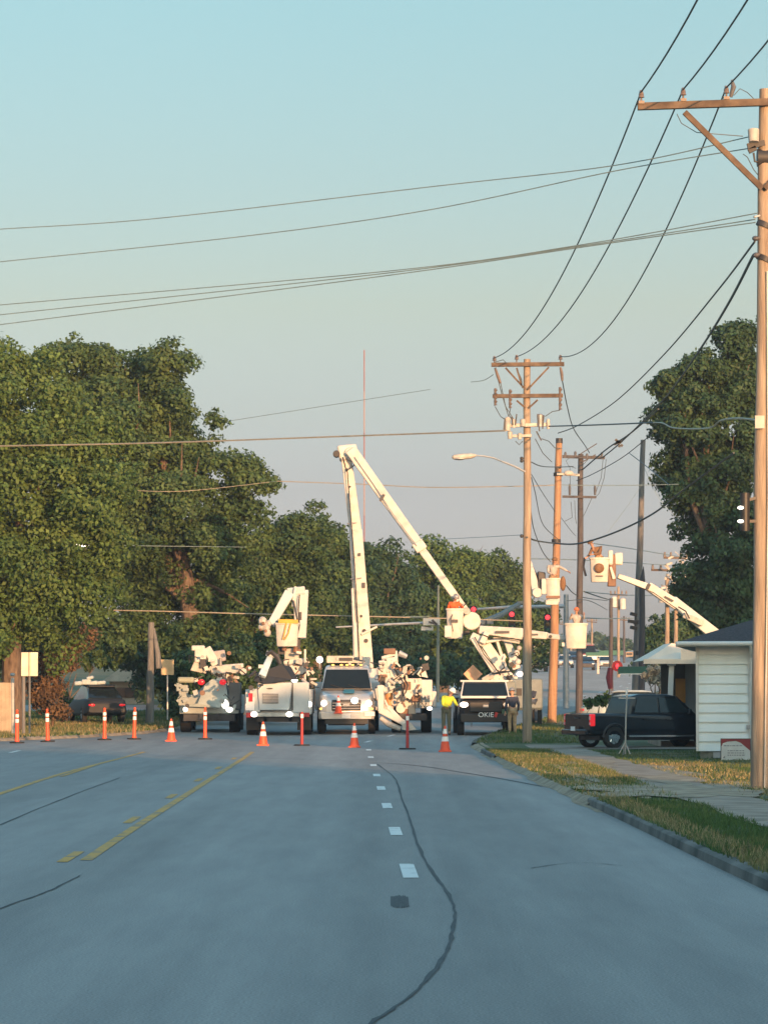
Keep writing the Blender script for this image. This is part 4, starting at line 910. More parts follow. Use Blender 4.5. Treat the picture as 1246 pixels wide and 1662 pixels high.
b = MB(); b.tube([at(594,1110,YB)+Vector((0,0,-.4)), at(594,1085,YB)], [.5,.42], 14); b.build('turret', white, T3, world=True)
boom(T3, 'lower_boom', at(593,1085,YB), at(577,860,YB), .62, .50, fiber, .5, .45)
boom(T3, 'lower_boom_extension', at(577,862,YB), at(561,735,YB), .46, .40, fiber, .38, .34)
boom(T3, 'compensating_link', at(577,1072,YB-.35), at(579,1010,YB-.3), .18, .14)
rod(T3, 'lift_cylinder', [at(577,1072,YB-.4), at(576,1015,YB-.36), at(574,1005,YB-.36), at(572,955,YB-.3)], [.10,.10,.06,.06], fiber)
boom(T3, 'boom_side_plate', at(582,1010,YB-.3), at(566,800,YB-.3), .12, .08, fiber, .1, .08)
for (x, y, r_) in ((571,862,.06),(575,905,.06),(586,1000,.07),(591,1024,.10),(594,1040,.10),(568,790,.05)):
    b = MB(); q = at(x,y,YB-.27); b.tube([q, q+Vector((0,-.03,0))], r_*.8, 8); b.build('access_hole', dark, T3, world=True)
boom(T3, 'boom_step', at(586,1030,YB-.3), at(612,1017,YB-.3), .10, .08)
boom(T3, 'elbow', at(549,737,YB), at(580,731,YB), .62, .50, fiber, .6, .5, .08)
knuckle(T3, at(546,737,YB-.2), .13, .5, dark)
knuckle(T3, at(570,737,YB), .26, .75, fiber)
boom(T3, 'upper_boom', at(569,730,YB-.45), at(682,888,YB-.75), .44, .36, fiber, .36, .3)
boom(T3, 'upper_boom_insulated_section', at(680,886,YB-.75), at(764,1004,YB-1.0), .30, .28, fiber, .26, .24)
b = MB(); q = at(680,888,YB-.75); b.bar(at(676,880,YB-.75), at(685,893,YB-.75), .44,.40); b.build('boom_collar', fiber, T3, bevel=.02, world=True)
knuckle(T3, at(765,1008,YB-1.05), .34, .4, fiber, 'boom_tip')
knuckle(T3, at(757,992,YB-1.2), .14, .3, grey)
boom(T3, 'bucket_arm', at(762,1025,YB-1.0), at(738,1033,YB-1.0), .16, .14, dark)
bucket(T3, at(738,1012,YB-1.4), .66, .62, 1.12)
b = MB(); b.box(at(727,1025,YB-1.75), (.28,.1,.44)); b.build('tool_tray', fiber, T3, bevel=.03, world=True)
hoses(T3, [at(757,978,YB-1.3), at(748,988,YB-1.45), at(752,1000,YB-1.5), at(748,1012,YB-1.5)])
hoses(T3, [at(745,975,YB-1.3), at(738,985,YB-1.5), at(731,1005,YB-1.8), at(735,1025,YB-1.8)])
# orange cone carried on the bumper
def cone_mb(s=1.0):
    b1 = MB(); b1.box((0,0,.02), (.38,.38,.04)); 
    prof = [(.04,.155),(.20,.122),(.201,.123),(.34,.095),(.341,.094),(.40,.083),(.401,.084),(.56,.052),(.561,.05),(.72,.025)]
    return b1, prof
def make_cone(label, loc, group='orange traffic cones across the road'):
    t = thing('traffic_cone', label, 'traffic cone', loc, 0, group)
    b = MB(); b.box((0,0,.02), (.37,.37,.04)); b.tube([(0,0,.035),(0,0,.74)], [.15,.028], 18, caps=False); b.tube([(0,0,.735),(0,0,.745)], [.03,.022], 12)
    b.build('cone_body', orange, t, bevel=0)
    for (z0, z1) in ((.30,.44),(.52,.66)):
        b = MB(); f_ = lambda z: .15+(z-.035)*(.028-.15)/.705+.005; b.tube([(0,0,z0),(0,0,z1)], [f_(z0),f_(z1)], 18, caps=False); b.build('reflective_band', reflw, t)
    return t
def groundpt(x, y):
    Y = F*EYE/(y-1120)
    for _ in range(8): Y = F*(EYE-zr(Y))/(y-1120)
    p = at(x, y, Y); p.z = zr(Y)+.004; return p
cl = {278:('orange cone furthest left, below the grass bank and left of the lit delineator',1203),427:('orange cone in front of the grey rear cabinet truck',1210),575:('orange cone in front of the silver boom truck',1213),722:('orange cone in front of the worker in the yellow vest',1220)}
first = None
for x, (lb, y) in cl.items():
    p = groundpt(x, y); p.y = min(p.y, 118)
    if first is None: first = make_cone(lb, tuple(p)); 
    else: dup(first, p, label=lb)
dup(first, at(549,1158,YT-.25), label='small orange cone carried upright on the bumper of the silver boom truck', sc=.88)
# delineator posts
def make_post(label, loc, dark_=False):
    t = thing('delineator_post', label, 'delineator', loc, 0, 'tubular delineator posts across the road')
    b = MB(); b.tube([(0,0,0),(0,0,.04),(0,0,.055)], [.24,.24,.10], 8); b.build('rubber_base', rubber, t)
    b = MB(); b.tube([(0,0,.05),(0,0,.15),(0,0,.95),(0,0,.97)], [.085,.062,.055,.05], 14); b.tube([(0,0,.97),(0,0,1.06),(0,0,1.09)], [.03,.045,.02], 10); b.build('post', orange, t)
    for (z0, z1) in ((.66,.78),(.83,.93)):
        b = MB(); b.tube([(0,0,z0),(0,0,z1)], [.062,.061], 14, caps=False); b.build('reflective_band', reflw, t)
    return t
dl = [(28,1206,'orange delineator post at the far left edge of the row'),(78,1204,'orange delineator post second from the left, below the blank cream sign'),(170,1201,'orange delineator post just left of the gap in the grass bank'),(218,1200,'orange delineator post between the left grass bank and the first cone'),(333,1200,'orange delineator post in front of the tarp covered truck'),(490,1210,'thin dark red delineator post in front of the right side of the grey truck'),(661,1216,'thin dark red delineator post in front of the lowered outrigger leg')]
first = None
for k, (x, y, lb) in enumerate(dl):
    p = groundpt(x, y); p.y = min(p.y, 120); p.z = zr(p.y)+.004
    if k < 5:
        if first is None: first = make_post(lb, tuple(p))
        else:
            o_ = dup(first, p, label=lb)
            if k in (1,3): o_.rotation_euler = (0, R(-1.5 if k == 1 else 1.2), 0)
    else:
        t = thing('delineator_post', lb, 'delineator', tuple(p), 0, 'tubular delineator posts across the road')
        b = MB(); b.tube([(0,0,0),(0,0,.04)], [.26,.24], 10); b.build('rubber_base', rubber, t)
        b = MB(); b.tube([(0,0,.04),(0,0,1.05)], [.05,.042], 12); b.build('post', mat('faded_red_plastic', (.40,.035,.04), .5), t)
        b = MB(); b.tube([(0,0,.86),(0,0,.99)], [.052,.05], 12, caps=False); b.build('reflective_band', reflw, t)

# --- rear view of the grey cabinet bucket truck with bucket folded above
YR = 121.5; xr_ = at(451,1180,YR).x
palegrey = mat('pale_grey_paint', (0.50,0.54,0.55), .45, var=.06)
T2 = thing('bucket_truck', 'grey-white utility truck with a square equipment cabinet, black tarp and a bucket hanging above it', 'bucket truck', (xr_,YR,VZ(YR)))
b = MB(); b.box((0,3.2,1.2), (2.35,6.0,.9)); b.build('service_body', palegrey, T2, bevel=.03)
b = MB(); b.box((-.82,.25,1.25), (.40,.6,.85)); b.build('rear_cabinet', palegrey, T2, bevel=.03)
b = MB(); b.box((.80,.28,1.35), (.62,.6,1.1)); b.build('rear_cabinet', palegrey, T2, bevel=.03)
b = MB(); b.loft([(-.10,.52,.60,.92,1.88,.06),(.0,.56,.63,.9,1.92,.08),(.5,.56,.63,.9,1.92,.08)]); b.v = [v+Vector((-.12,-.08,0)) for v in b.v]; b.build('equipment_cabinet', palegrey, T2)
b = MB(); b.box((-.26,-.2,1.32), (.58,.03,.36)); b.build('vent_grille', grey, T2, bevel=.02)
b = MB(); 
for k in range(6): b.box((-.26,-.222,1.18+.055*k), (.54,.012,.014))
b.add([(-.42,-.20,1.68),(-.32,-.21,1.70),(-.22,-.21,1.70),(-.16,-.2,1.675),(-.22,-.21,1.65),(-.34,-.21,1.65)], [(0,5,4,3,2,1)]); b.build('emblem', dark, T2)
b = MB(); b.box((.52,-.02,1.4), (.05,.06,1.0)); b.build('cabinet_gap', dark, T2)
b = MB(); b.box((0,-.2,.74), (1.75,.12,.14)); b.build('rear_bumper', dirtyw, T2, bevel=.02)
for s in (-1, 1):
    b = MB()
    for k in range(3):
        x_ = s*(.83+.11*k); b.add([(x_-.05,-.265,.67),(x_+.03,-.265,.67),(x_+.06,-.265,.81),(x_-.02,-.265,.81)], [(0,1,2,3)])
    b.box((s*.95,-.235,.74), (.36,.05,.15)); b.build('striped_reflector', red if s > 0 else red, T2)
    lampball(T2, 'work_light', (s*.42+( -.42 if s < 0 else 0),-.32,.76), (.12,.06,.10))
    wheel(T2, s*.97, 1.6, .46, .40); wheel(T2, s*.97, 6.2, .46, .3)
b = MB(); b.box((0,.6,.58), (1.5,1.2,.20)); b.box((-.45,3,.6), (.1,6,.2)); b.box((.45,3,.6), (.1,6,.2)); b.build('chassis', dark, T2)
for s in (-1, 1):
    b = MB(); b.box((s*.92,1.0,.42), (.50,.03,.48)); b.build('mud_flap', black, T2)
b = MB(); b.box((-.98,-.07,1.25), (.30,.03,.22)); b.box((-1.0,-.07,1.02), (.32,.03,.24)); b.build('warning_sign', reflw, T2)
b = MB(); b.box((-.97,-.09,1.36), (.14,.03,.30)); b.box((-1.05,-.09,.72), (.16,.04,.14)); b.build('tail_light', redlens, T2)
b = MB(); b.add([(-.85,-.2,1.95),(.55,-.15,2.0),(.7,.9,2.0),(-.9,.9,1.98),(-.80,-.1,2.2),(.15,-.05,2.55),(.45,.8,2.45),(-.7,.8,2.3),(-.1,-.28,1.86),(-.5,-.28,1.84)], [(0,9,8,1,5,4),(1,2,6,5),(2,3,7,6),(3,0,4,7),(4,5,6,7),(0,3,2,1,8,9)])
b.build('black_tarp', mat('tarp', (.018,.022,.03), .7, bump=.6, bscale=5), T2, smooth=False)
boom(T2, 'outrigger_arm', at(425,1098,YR-.2), at(438,1068,YR+.3), .28, .22, mat('pale_blue_paint', (.45,.58,.66), .4), .2, .2)
boom(T2, 'outrigger_arm', at(432,1060,YR+.3), at(452,1066,YR+.3), .2, .16, palegrey)
b = MB(); b.tube([at(433,1062,YR+.2), at(440,1058,YR+.2), at(450,1066,YR+.2), at(455,1078,YR+.2)], .09, 8); b.build('hose_bundle', dark, T2, world=True)
YE = YR+3
b = MB(); b.box(at(484,1082,YE), (.62,.5,.62)); b.box(at(478,1074,YE-.2), (.8,.3,.2)); b.build('turret', fiber, T2, bevel=.04, world=True)
b = MB(); b.box(at(484,1078,YE-.38), (.30,.04,.10)); b.box(at(490,1098,YE-.5), (.16,.1,.18)); b.build('control_box', mat('brown_metal', (.2,.11,.07)), T2, world=True)
rod(T2, 'marker_post', [at(495,1104,YE-.5), at(495,1054,YE-.5)], .045, fiber)
lampball(T2, 'beacon', at(478,1103,YE-1.2)-Vector(T2.location), (.12,.08,.12))
lampball(T2, 'side_light', at(503,1143,YR+.2)-Vector(T2.location), (.08,.08,.10))
boom(T2, 'lower_boom', at(474,1080,YE), at(473,1052,YE), .55, .5, dirtyw)
for (x,y) in ((461,1056),(479,1058),(484,1062)): b = MB(); b.tube([at(x,y,YE-.5), at(x+1,y-8,YE-.5)], .09, 8); b.build('valve_block', mat('brown_metal', (.2,.11,.07)), T2, world=True)
b = MB(); b.bar(at(458,1062,YE-.1), at(458,1038,YE-.1), .3,.3); b.bar(at(482,1062,YE-.1), at(482,1038,YE-.1), .25,.3); b.build('boom_cradle', dark, T2, world=True)
boom(T2, 'upper_boom', at(488,1036,YE-.1), at(488,958,YE), .40, .58, palegrey, .4, .4)
boom(T2, 'folded_boom', at(470,962,YE-.3), at(440,1014,YE-.6), .38, .30, palegrey, .35, .3)
boom(T2, 'boom_head', at(466,960,YE-.1), at(495,958,YE-.1), .24, .30, palegrey)
boom(T2, 'winch_bar', at(480,952,YE-.3), at(475,985,YE-.4), .12, .10, fiber)
bucket(T2, at(466,1030,YE-.7), .86, .66, .86)
b = MB(); b.tube([at(448,1012,YE-.7), at(462,975,YE-.5), at(476,975,YE-.5), at(484,1012,YE-.7)], .035, 6); b.build('bucket_bracket', dark, T2, world=True)
b = MB(); b.bar(at(452,1008,YE-1.05), at(484,1009,YE-1.05), .14,.06); b.tube([at(465,1010,YE-1.08), at(462,1025,YE-1.1), at(459,1038,YE-1.1)], .025, 5); b.tube([at(472,1010,YE-1.08), at(468,1028,YE-1.1), at(462,1038,YE-1.1)], .025, 5); b.build('safety_harness', mat('yellow_webbing', (.62,.36,.06), .7), T2, world=True)
b = MB()
for (x,y,s) in ((426,1008,.16),(432,1018,.15),(424,1018,.12),(434,1027,.14),(436,1012,.12)): b.ball(at(x,y,YE-.7), (s,s,s*1.1), 8, 5)
b.build('wrapped_tool_head', dirtyw, T2, world=True)
b = MB()
for (x,y,s) in ((427,1012,.07),(431,1024,.06),(423,1022,.05)): b.ball(at(x,y,YE-.95), (s,.05,s), 7, 4)
b.build('tool_jaw', mat('brown_metal', (.2,.11,.07)), T2, world=True)
b = MB(); rr = random.Random(8)
for k in range(9):
    q = at(rr.uniform(497,510), rr.uniform(1070,1120), YE-.3); b.bar(q, q+Vector((rr.uniform(-.3,.3),0,rr.uniform(-.25,.2))), rr.uniform(.05,.14), .1)
b.build('side_rack_gear', dirtyw, T2, world=True)

# --- leftmost truck under a tarp
YL = 126.0; xl_ = at(339,1175,YL).x
T1 = thing('derrick_truck', 'leftmost utility truck with a grey-green tarp over its deck and cream derrick gear folded above', 'derrick truck', (xl_,YL,VZ(YL)))
drab = mat('grey_green_paint', (.30,.34,.33), .55, var=.1); tarp2 = mat('grey_green_tarp', (.33,.38,.36), .75, var=.12, scale=2, bump=.5, bscale=4)
b = MB(); b.box((0,3,1.05), (2.2,5.6,.7)); b.build('deck', drab, T1, bevel=.02)
b = MB(); b.add([(-1.05,-.15,.98),(.40,-.2,.92),(.72,-.1,1.3),(.62,.1,1.78),(.1,.2,1.98),(-.15,.15,1.78),(-1.05,1.6,1.0),(.5,1.8,1.0),(.7,1.6,1.4),(.6,1.5,1.85),(.1,1.5,2.0),(-.2,1.5,1.8),(-.4,-.22,1.08)], [(0,12,5,11,6),(12,1,2,3,4,5),(0,1,12),(1,7,8,2),(2,8,9,3),(3,9,10,4),(4,10,11,5)])
b.build('deck_tarp', tarp2, T1, smooth=False)
b = MB(); b.box((-.95,.2,1.52), (.34,.4,.5)); b.box((-.98,.1,1.15), (.3,.35,.3)); b.build('tool_bin', drab, T1, bevel=.03)
b = MB(); b.box((-.85,.0,1.95), (.62,.3,.22)); b.build('drum', mat('olive_drum', (.30,.32,.24), .6), T1, bevel=.07)
for x in (-.28, .52): lampball(T1, 'tail_light', (x,-.08,1.87), (.13,.06,.11), redlens)
lampball(T1, 'work_light', (-.85,-.25,.86), (.09,.06,.09)); lampball(T1, 'work_light', (.62,-.3,1.05), (.13,.08,.17)); lampball(T1, 'work_light', (.78,-.3,.85), (.13,.08,.10))
for s in (-1, 1): wheel(T1, s*.92, 1.3, .5, .4); wheel(T1, s*.92, 5.0, .5, .3)
b = MB(); b.box((0,.4,.55), (1.9,.5,.25)); b.box((.3,3,.6), (.1,6,.2)); b.box((-.3,3,.6), (.1,6,.2)); b.build('chassis', dark, T1)
b = MB(); b.box((.95,.6,1.35), (.45,1.0,1.0)); b.build('side_cabinet', mat('dark_grey_paint', (.09,.09,.09)), T1, bevel=.03)
YD = YL+2.2
b = MB(); b.box(at(326,1064,YD), (.45,.5,.55)); b.box(at(322,1052,YD), (.5,.5,.2)); b.build('derrick_head', fiber, T1, bevel=.05, world=True)
b = MB(); b.box(at(330,1077,YD-.3), (.22,.1,.34)); b.build('derrick_slot', dark, T1, world=True)
boom(T1, 'derrick_link', at(313,1080,YD), at(336,1090,YD), .42, .2, dirtyw)
boom(T1, 'derrick_link', at(336,1052,YD), at(352,1080,YD-.1), .30, .34, fiber)
b = MB(); b.box(at(355,1065,YD+.3), (.52,.4,.42), rot=Matrix.Rotation(R(-8),3,'Y')); b.build('winch_cover', mat('faded_mauve_cover', (.42,.37,.36), .8), T1, bevel=.05, world=True)
boom(T1, 'folded_boom', at(344,1088,YD-.2), at(392,1085,YD-.4), .30, .34, fiber)
boom(T1, 'folded_boom', at(360,1082,YD-.2), at(395,1080,YD-.4), .14, .16, fiber)
boom(T1, 'folded_boom', at(372,1098,YD-.2), at(388,1100,YD-.4), .12, .12, fiber)
boom(T1, 'boom_rest', at(368,1125,YD-.2), at(366,1090,YD-.2), .20, .26, fiber)
boom(T1, 'boom_rest', at(350,1118,YD-.2), at(358,1092,YD-.2), .12, .14, fiber)
knuckle(T1, at(395,1090,YD-.5), .13, .3, fiber)
b = MB(); rr = random.Random(12)
for k in range(12):
    q = at(rr.uniform(345,385), rr.uniform(1100,1145), YD-.8); b.bar(q, q+Vector((rr.uniform(-.3,.3),0,rr.uniform(-.3,.25))), rr.uniform(.04,.12), .08)
b.build('deck_gear', mat('brown_metal', (.2,.11,.07)), T1, world=True)
b = MB(); rr = random.Random(13)
for k in range(8):
    q = at(rr.uniform(286,300), rr.uniform(1110,1145), YL-.2); b.bar(q, q+Vector((rr.uniform(-.25,.3),0,rr.uniform(-.2,.2))), rr.uniform(.05,.12), .08)
b.build('side_gear', drab, T1, world=True)

# --- cluttered derrick truck right of the silver one
Y4t = 124.5; x4 = at(657,1180,Y4t).x
T4 = thing('derrick_truck', 'cream utility truck crowded with derrick machinery, a white outrigger leg lowered onto the road', 'derrick truck', (x4,Y4t,VZ(Y4t)))
b = MB(); b.box((.42,3.6,1.25), (1.5,5.5,.6)); b.box((.70,1.6,1.45), (.62,2.2,1.05)); b.build('service_body', white, T4, bevel=.04)
b = MB(); b.box((.66,.48,1.15), (.5,.03,.34)); b.build('body_shadow_panel', mat('shadow_grey_panel', (.33,.35,.34), .6), T4)  # grey panel stands in for shade on the white body
for (x, y) in ((.82,2.2),(-.3,2.2),(.82,5.5),(-.3,5.5)): wheel(T4, x, y, .48, .36)
b = MB(); b.box((.3,3,.6), (1.0,5.5,.25)); b.build('chassis', dark, T4)
b = MB(); b.box((.15,.9,1.0), (.5,.4,.9)); b.box((.25,.6,1.7), (.75,.5,.65)); b.build('pedestal_cabinet', fiber, T4, bevel=.04)
b = MB(); b.box((.08,.33,1.75), (.28,.05,.3)); b.box((.42,.33,1.28), (.34,.05,.22)); b.box((-.02,.66,.7), (.3,.05,.4)); b.build('cabinet_opening', mat('brown_metal', (.2,.11,.07)), T4, bevel=.03)
YF = Y4t+.6
b = MB(); b.tube([at(628,1160,YF), at(628,1120,YF), at(630,1095,YF), at(629,1068,YF)], [.26,.24,.20,.24], 12); b.build('auger_drive', fiber, T4, world=True)
b = MB(); b.tube([at(632,1145,YF-.2), at(630,1125,YF-.2)], [.16,.14], 10); b.build('orange_drive_case', mat('orange_metal', (.55,.26,.09), .5), T4, world=True)
for (p0, p1, w0, w1, nm) in (((622,1100),(620,1072),.2,.28,'derrick_frame'),((640,1108),(634,1072),.26,.2,'derrick_frame'),((624,1072),(645,1070),.2,.18,'derrick_frame'),((646,1102),(652,1088),.16,.2,'derrick_frame'),((619,1068),(640,1062),.12,.12,'derrick_frame'),((643,1078),(642,1056),.14,.12,'derrick_frame'),((612,1088),(626,1082),.2,.16,'derrick_frame'),((618,1085),(618,1096),.28,.24,'derrick_frame'),((622,1104),(634,1103),.16,.16,'derrick_frame')):
    boom(T4, nm, at(*p0,YF-.1), at(*p1,YF-.1), w0, w1, fiber)
b = MB(); b.box(at(632,1057,YF), (.44,.4,.22)); b.box(at(632,1082,YF-.05), (.22,.3,.5)); b.box(at(624,1097,YF-.25), (.2,.1,.1)); b.build('winch_housing', mat('brown_metal', (.2,.11,.07)), T4, bevel=.03, world=True)
b = MB(); b.tube([at(647,1060,YF+.2), at(660,1066,YF+.2)], [.12,.09], 8); b.build('spotlight_bracket', galv, T4, world=True)
for (x, y, r_) in ((663,1086,.15),(620,1080,.1),(660,1130,.12),(640,1140,.1)):
    b = MB(); q = at(x,y,YF-.3); 
    pts = [q+Vector((r_*math.cos(a_), 0, r_*math.sin(a_))) for a_ in [k*math.pi/5 for k in range(10)]]
    b.tube(pts, .035, 6); b.build('hose_reel', dirtyw, T4, world=True)
b = MB(); b.tube([at(650,1150,YF-.3)+Vector((0,-.1,0)), at(650,1150,YF-.3)+Vector((0,.15,0))], [.17,.17], 14); b.build('lamp_bowl', fiber, T4, world=True)
b = MB(); b.add([at(682,1082,YF), at(689,1084,YF), at(694,1100,YF), at(684,1098,YF), at(682,1082,YF+.3), at(689,1084,YF+.3), at(694,1100,YF+.3), at(684,1098,YF+.3)], [(3,2,1,0),(4,5,6,7),(0,1,5,4),(1,2,6,5),(2,3,7,6),(3,0,4,7)]); b.build('white_fairing', white, T4, world=True, smooth=False)
b = MB(); rr = random.Random(21)
for k in range(26):
    q = at(rr.uniform(640,690), rr.uniform(1080,1140), YF-.2-rr.uniform(0,.4)); b = MB(); b.bar(q, q+Vector((rr.uniform(-.25,.25),0,rr.uniform(-.25,.25))), rr.uniform(.04,.12), .08); b.build('machinery', [fiber, mat('brown_metal', (.2,.11,.07)), dirtyw][k%3], T4, world=True)
hoses(T4, [at(655,1100,YF-.5), at(662,1112,YF-.6), at(658,1125,YF-.6), at(668,1135,YF-.6)], .035)
hoses(T4, [at(640,1085,YF-.5), at(650,1102,YF-.6), at(655,1130,YF-.6)], .03)
YO = Y4t-1.4
boom(T4, 'outrigger_leg', at(617,1112,YO), at(618,1155,YO), .22, .22, fiber)
boom(T4, 'outrigger_leg', at(616,1152,YO), at(664,1178,YO), .24, .20, fiber)
boom(T4, 'outrigger_brace', at(629,1147,YO+.2), at(652,1170,YO+.1), .16, .13, fiber)
b = MB(); b.add([at(x,y,YO-.2+dy) for dy in (0,.5) for (x,y) in ((653,1176),(663,1170),(676,1184),(662,1186),(652,1184))], [(4,3,2,1,0),(5,6,7,8,9),(0,1,6,5),(1,2,7,6),(2,3,8,7),(3,4,9,8),(4,0,5,9)]); b.build('outrigger_foot', dirtyw, T4, world=True, smooth=False)
b = MB(); b.tube([at(617,1165,YO), at(632,1176,YO), at(650,1183,YO)], [.08,.11,.09], 8); b.build('rubble_bag', palecloth, T4, world=True)
lampball(T4, 'headlight', at(697,1150,Y4t)-Vector(T4.location), (.10,.06,.07))

# --- pickup sized bucket truck on the right with arms raised
Y5t = 121.5; x5 = at(788,1185,Y5t).x
T5 = thing('bucket_truck', 'black and white bucket truck beside the lamp pole, arms raised and boom level', 'bucket truck', (x5,Y5t,VZ(Y5t)))
b = MB(); hw = 1.0
b.loft([(0,hw*.8,hw*.78,.55,1.25,.08),(.12,hw*.96,hw*.92,.5,1.32,.1),(1.1,hw,hw*.96,.5,1.36,.1)]); b.build('hood', blackp, T5)
b = MB(); b.box((0,.02,1.37), (1.80,.10,.09)); b.box((0,.45,1.375), (1.7,.9,.03)); b.build('hood_edge', white, T5, bevel=.02)
b = MB(); b.loft([(1.05,hw*.97,hw*.9,.5,1.40,.05),(1.2,hw*.97,hw*.86,.5,1.5,.06),(1.65,hw*.97,hw*.78,.5,1.88,.08),(1.9,hw*.97,hw*.77,.5,1.93,.08),(3.1,hw*.97,hw*.77,.5,1.93,.08)]); b.build('cab', blackp, T5)
b = MB(); b.add([(-.82,1.06,1.42),(.82,1.06,1.42),(.73,1.6,1.85),(-.73,1.6,1.85)], [(0,1,2,3)]); b.v = [v+Vector((0,-.02,.02)) for v in b.v]; b.build('windshield', glass, T5)
b = MB(); b.box((0,1.65,1.95), (1.75,.12,.07)); b.bar((-.86,1.05,1.40), (-.76,1.62,1.92), .05,.05); b.bar((.86,1.05,1.40), (.76,1.62,1.92), .05,.05); b.build('windshield_trim', white, T5, bevel=.015)
b = MB(); b.box((0,-.04,1.02), (1.15,.05,.36)); b.box((0,-.10,.62), (1.8,.16,.30)); b.build('grille_guard', black, T5, bevel=.03)
b = MB(); b.box((0,-.08,1.05), (.20,.02,.10)); b.build('emblem', grey, T5, bevel=.01)
for s in (-1, 1):
    b = MB(); b.ball((s*.77,.02,1.10), (.16,.07,.10), 12, 6); b.build('headlight', reflw if s > 0 else mat('warm_lamp', (.9,.8,.7), emit=(1,.8,.6), es=2.5), T5)
    b = MB(); b.bar((s*.95,1.35,1.45), (s*1.2,1.28,1.48), .03,.03); b.box((s*1.24,1.25,1.55), (.2,.08,.26)); b.build('mirror', black, T5, bevel=.03)
    wheel(T5, s*.88, .85, .38, .25); wheel(T5, s*.92, 4.6, .42, .3)
b = MB(); b.box((.72,-.03,.86), (.3,.04,.16)); b.build('side_marker', mat('green_marker', (.04,.10,.06), .5), T5)
b = MB(); b.box((.36,-.19,.74), (.10,.02,.18), rot=Matrix.Rotation(R(20),3,'Y')); b.build('bumper_mark', red, T5)
cu = bpy.data.curves.new('bumper_text', 'FONT'); cu.body = 'OKIE'; cu.size = .24; cu.extrude = .004; cu.align_x = 'CENTER'
to = bpy.data.objects.new('tmp', cu); C.objects.link(to); bpy.context.view_layer.update()
me = bpy.data.meshes.new_from_object(to.evaluated_get(bpy.context.evaluated_depsgraph_get())); bpy.data.objects.remove(to)
me.transform(Matrix.Translation((.0,-.195,.66)) @ Matrix.Rotation(R(90),4,'X') @ Matrix.Diagonal((1.05,1,1,1))); me.materials.clear(); me.materials.append(reflw)
o = bpy.data.objects.new('bumper_lettering', me); C.objects.link(o); o.parent = T5
b = MB(); b.box((0,4.4,.95), (2.1,2.8,.8)); b.build('service_body', blackp, T5, bevel=.04)
b = MB(); b.box((.95,3.4,1.5), (.5,.8,.9)); b.box((1.1,2.4,1.35), (.25,.5,.5)); b.build('side_cabinet', mat('grey_blue_cabinet', (.16,.2,.21), .5), T5, bevel=.05)
YG = Y5t+3.6; o5 = Vector(T5.location)
b = MB(); P_ = [(795,1102),(806,1092),(826,1088),(834,1096),(830,1108),(800,1114)]
b.add([at(x,y,YG-.4+dy) for dy in (0,.8) for (x,y) in P_], [tuple(range(5,-1,-1)), tuple(range(6,12))]+[(i,(i+1)%6,6+(i+1)%6,6+i) for i in range(6)]); b.build('turret', fiber, T5, bevel=.03, world=True)
boom(T5, 'turret_cover', at(782,1104,YG-.3), at(800,1096,YG-.3), .16, .24, dirtyw)
boom(T5, 'lower_arm', at(824,1100,YG), at(788,1046,YG), .40, .34, fiber, .3, .3)
boom(T5, 'parallel_link', at(806,1096,YG-.2), at(766,1036,YG-.2), .20, .16, fiber, .12, .12)
boom(T5, 'riser_arm', at(838,1086,YG+.3), at(822,1038,YG+.3), .30, .26, palegrey, .25, .25)
boom(T5, 'inner_link', at(822,1090,YG-.1), at(806,1040,YG-.1), .13, .11, fiber)
boom(T5, 'cross_link', at(788,1042,YG-.2), at(812,1038,YG-.2), .12, .10, fiber)
boom(T5, 'knuckle_plate', at(764,1032,YG), at(788,1044,YG), .30, .36, fiber)
boom(T5, 'knuckle_plate', at(782,1044,YG-.3), at(790,1026,YG-.3), .24, .22, fiber)
b = MB(); b.box(at(780,1024,YG), (.3,.3,.2)); b.build('knuckle_motor', mat('brown_metal', (.2,.11,.07)), T5, bevel=.05, world=True)
boom(T5, 'upper_boom', at(778,1022,YG), at(848,1029,YG-.3), .30, .42, fiber, .34, .34)
boom(T5, 'upper_boom_insulated_section', at(846,1028,YG-.3), at(888,1032,YG-.6), .32, .26, fiber, .26, .26)
boom(T5, 'boom_tip', at(888,1032,YG-.6), at(930,1037,YG-.9), .20, .18, fiber)
knuckle(T5, at(893,1033,YG-.75), .06, .1, dark)
boom(T5, 'boom_skirt', at(800,1036,YG), at(843,1042,YG-.2), .10, .14, fiber)
bucket(T5, at(934,1032,YG-1.2), .84, .66, .92)
b = MB(); b.bar(at(916,1040,YG-1), at(948,1046,YG-1.2), .18,.16); b.build('bucket_arm', dark, T5, bevel=.02, world=True)
b = MB(); b.box(at(918,1046,YG-1.1), (.3,.2,.14)); b.build('step', fiber, T5, world=True)
for (x, y, s) in ((844,1093,.10),(840,1074,.12),(838,1060,.12),(842,1052,.10)):
    b = MB(); b.ball(at(x,y,YG-.3), (s,s,s), 8, 5); b.build('hydraulic_fitting', dirtyw if s < .11 else fiber, T5, world=True)
lampball(T5, 'spotlight', at(843,1094,YG-.6)-o5, (.12,.1,.1))
lampball(T5, 'grille_light', at(729,1123,Y5t-.2)-o5, (.09,.08,.09)) if False else None

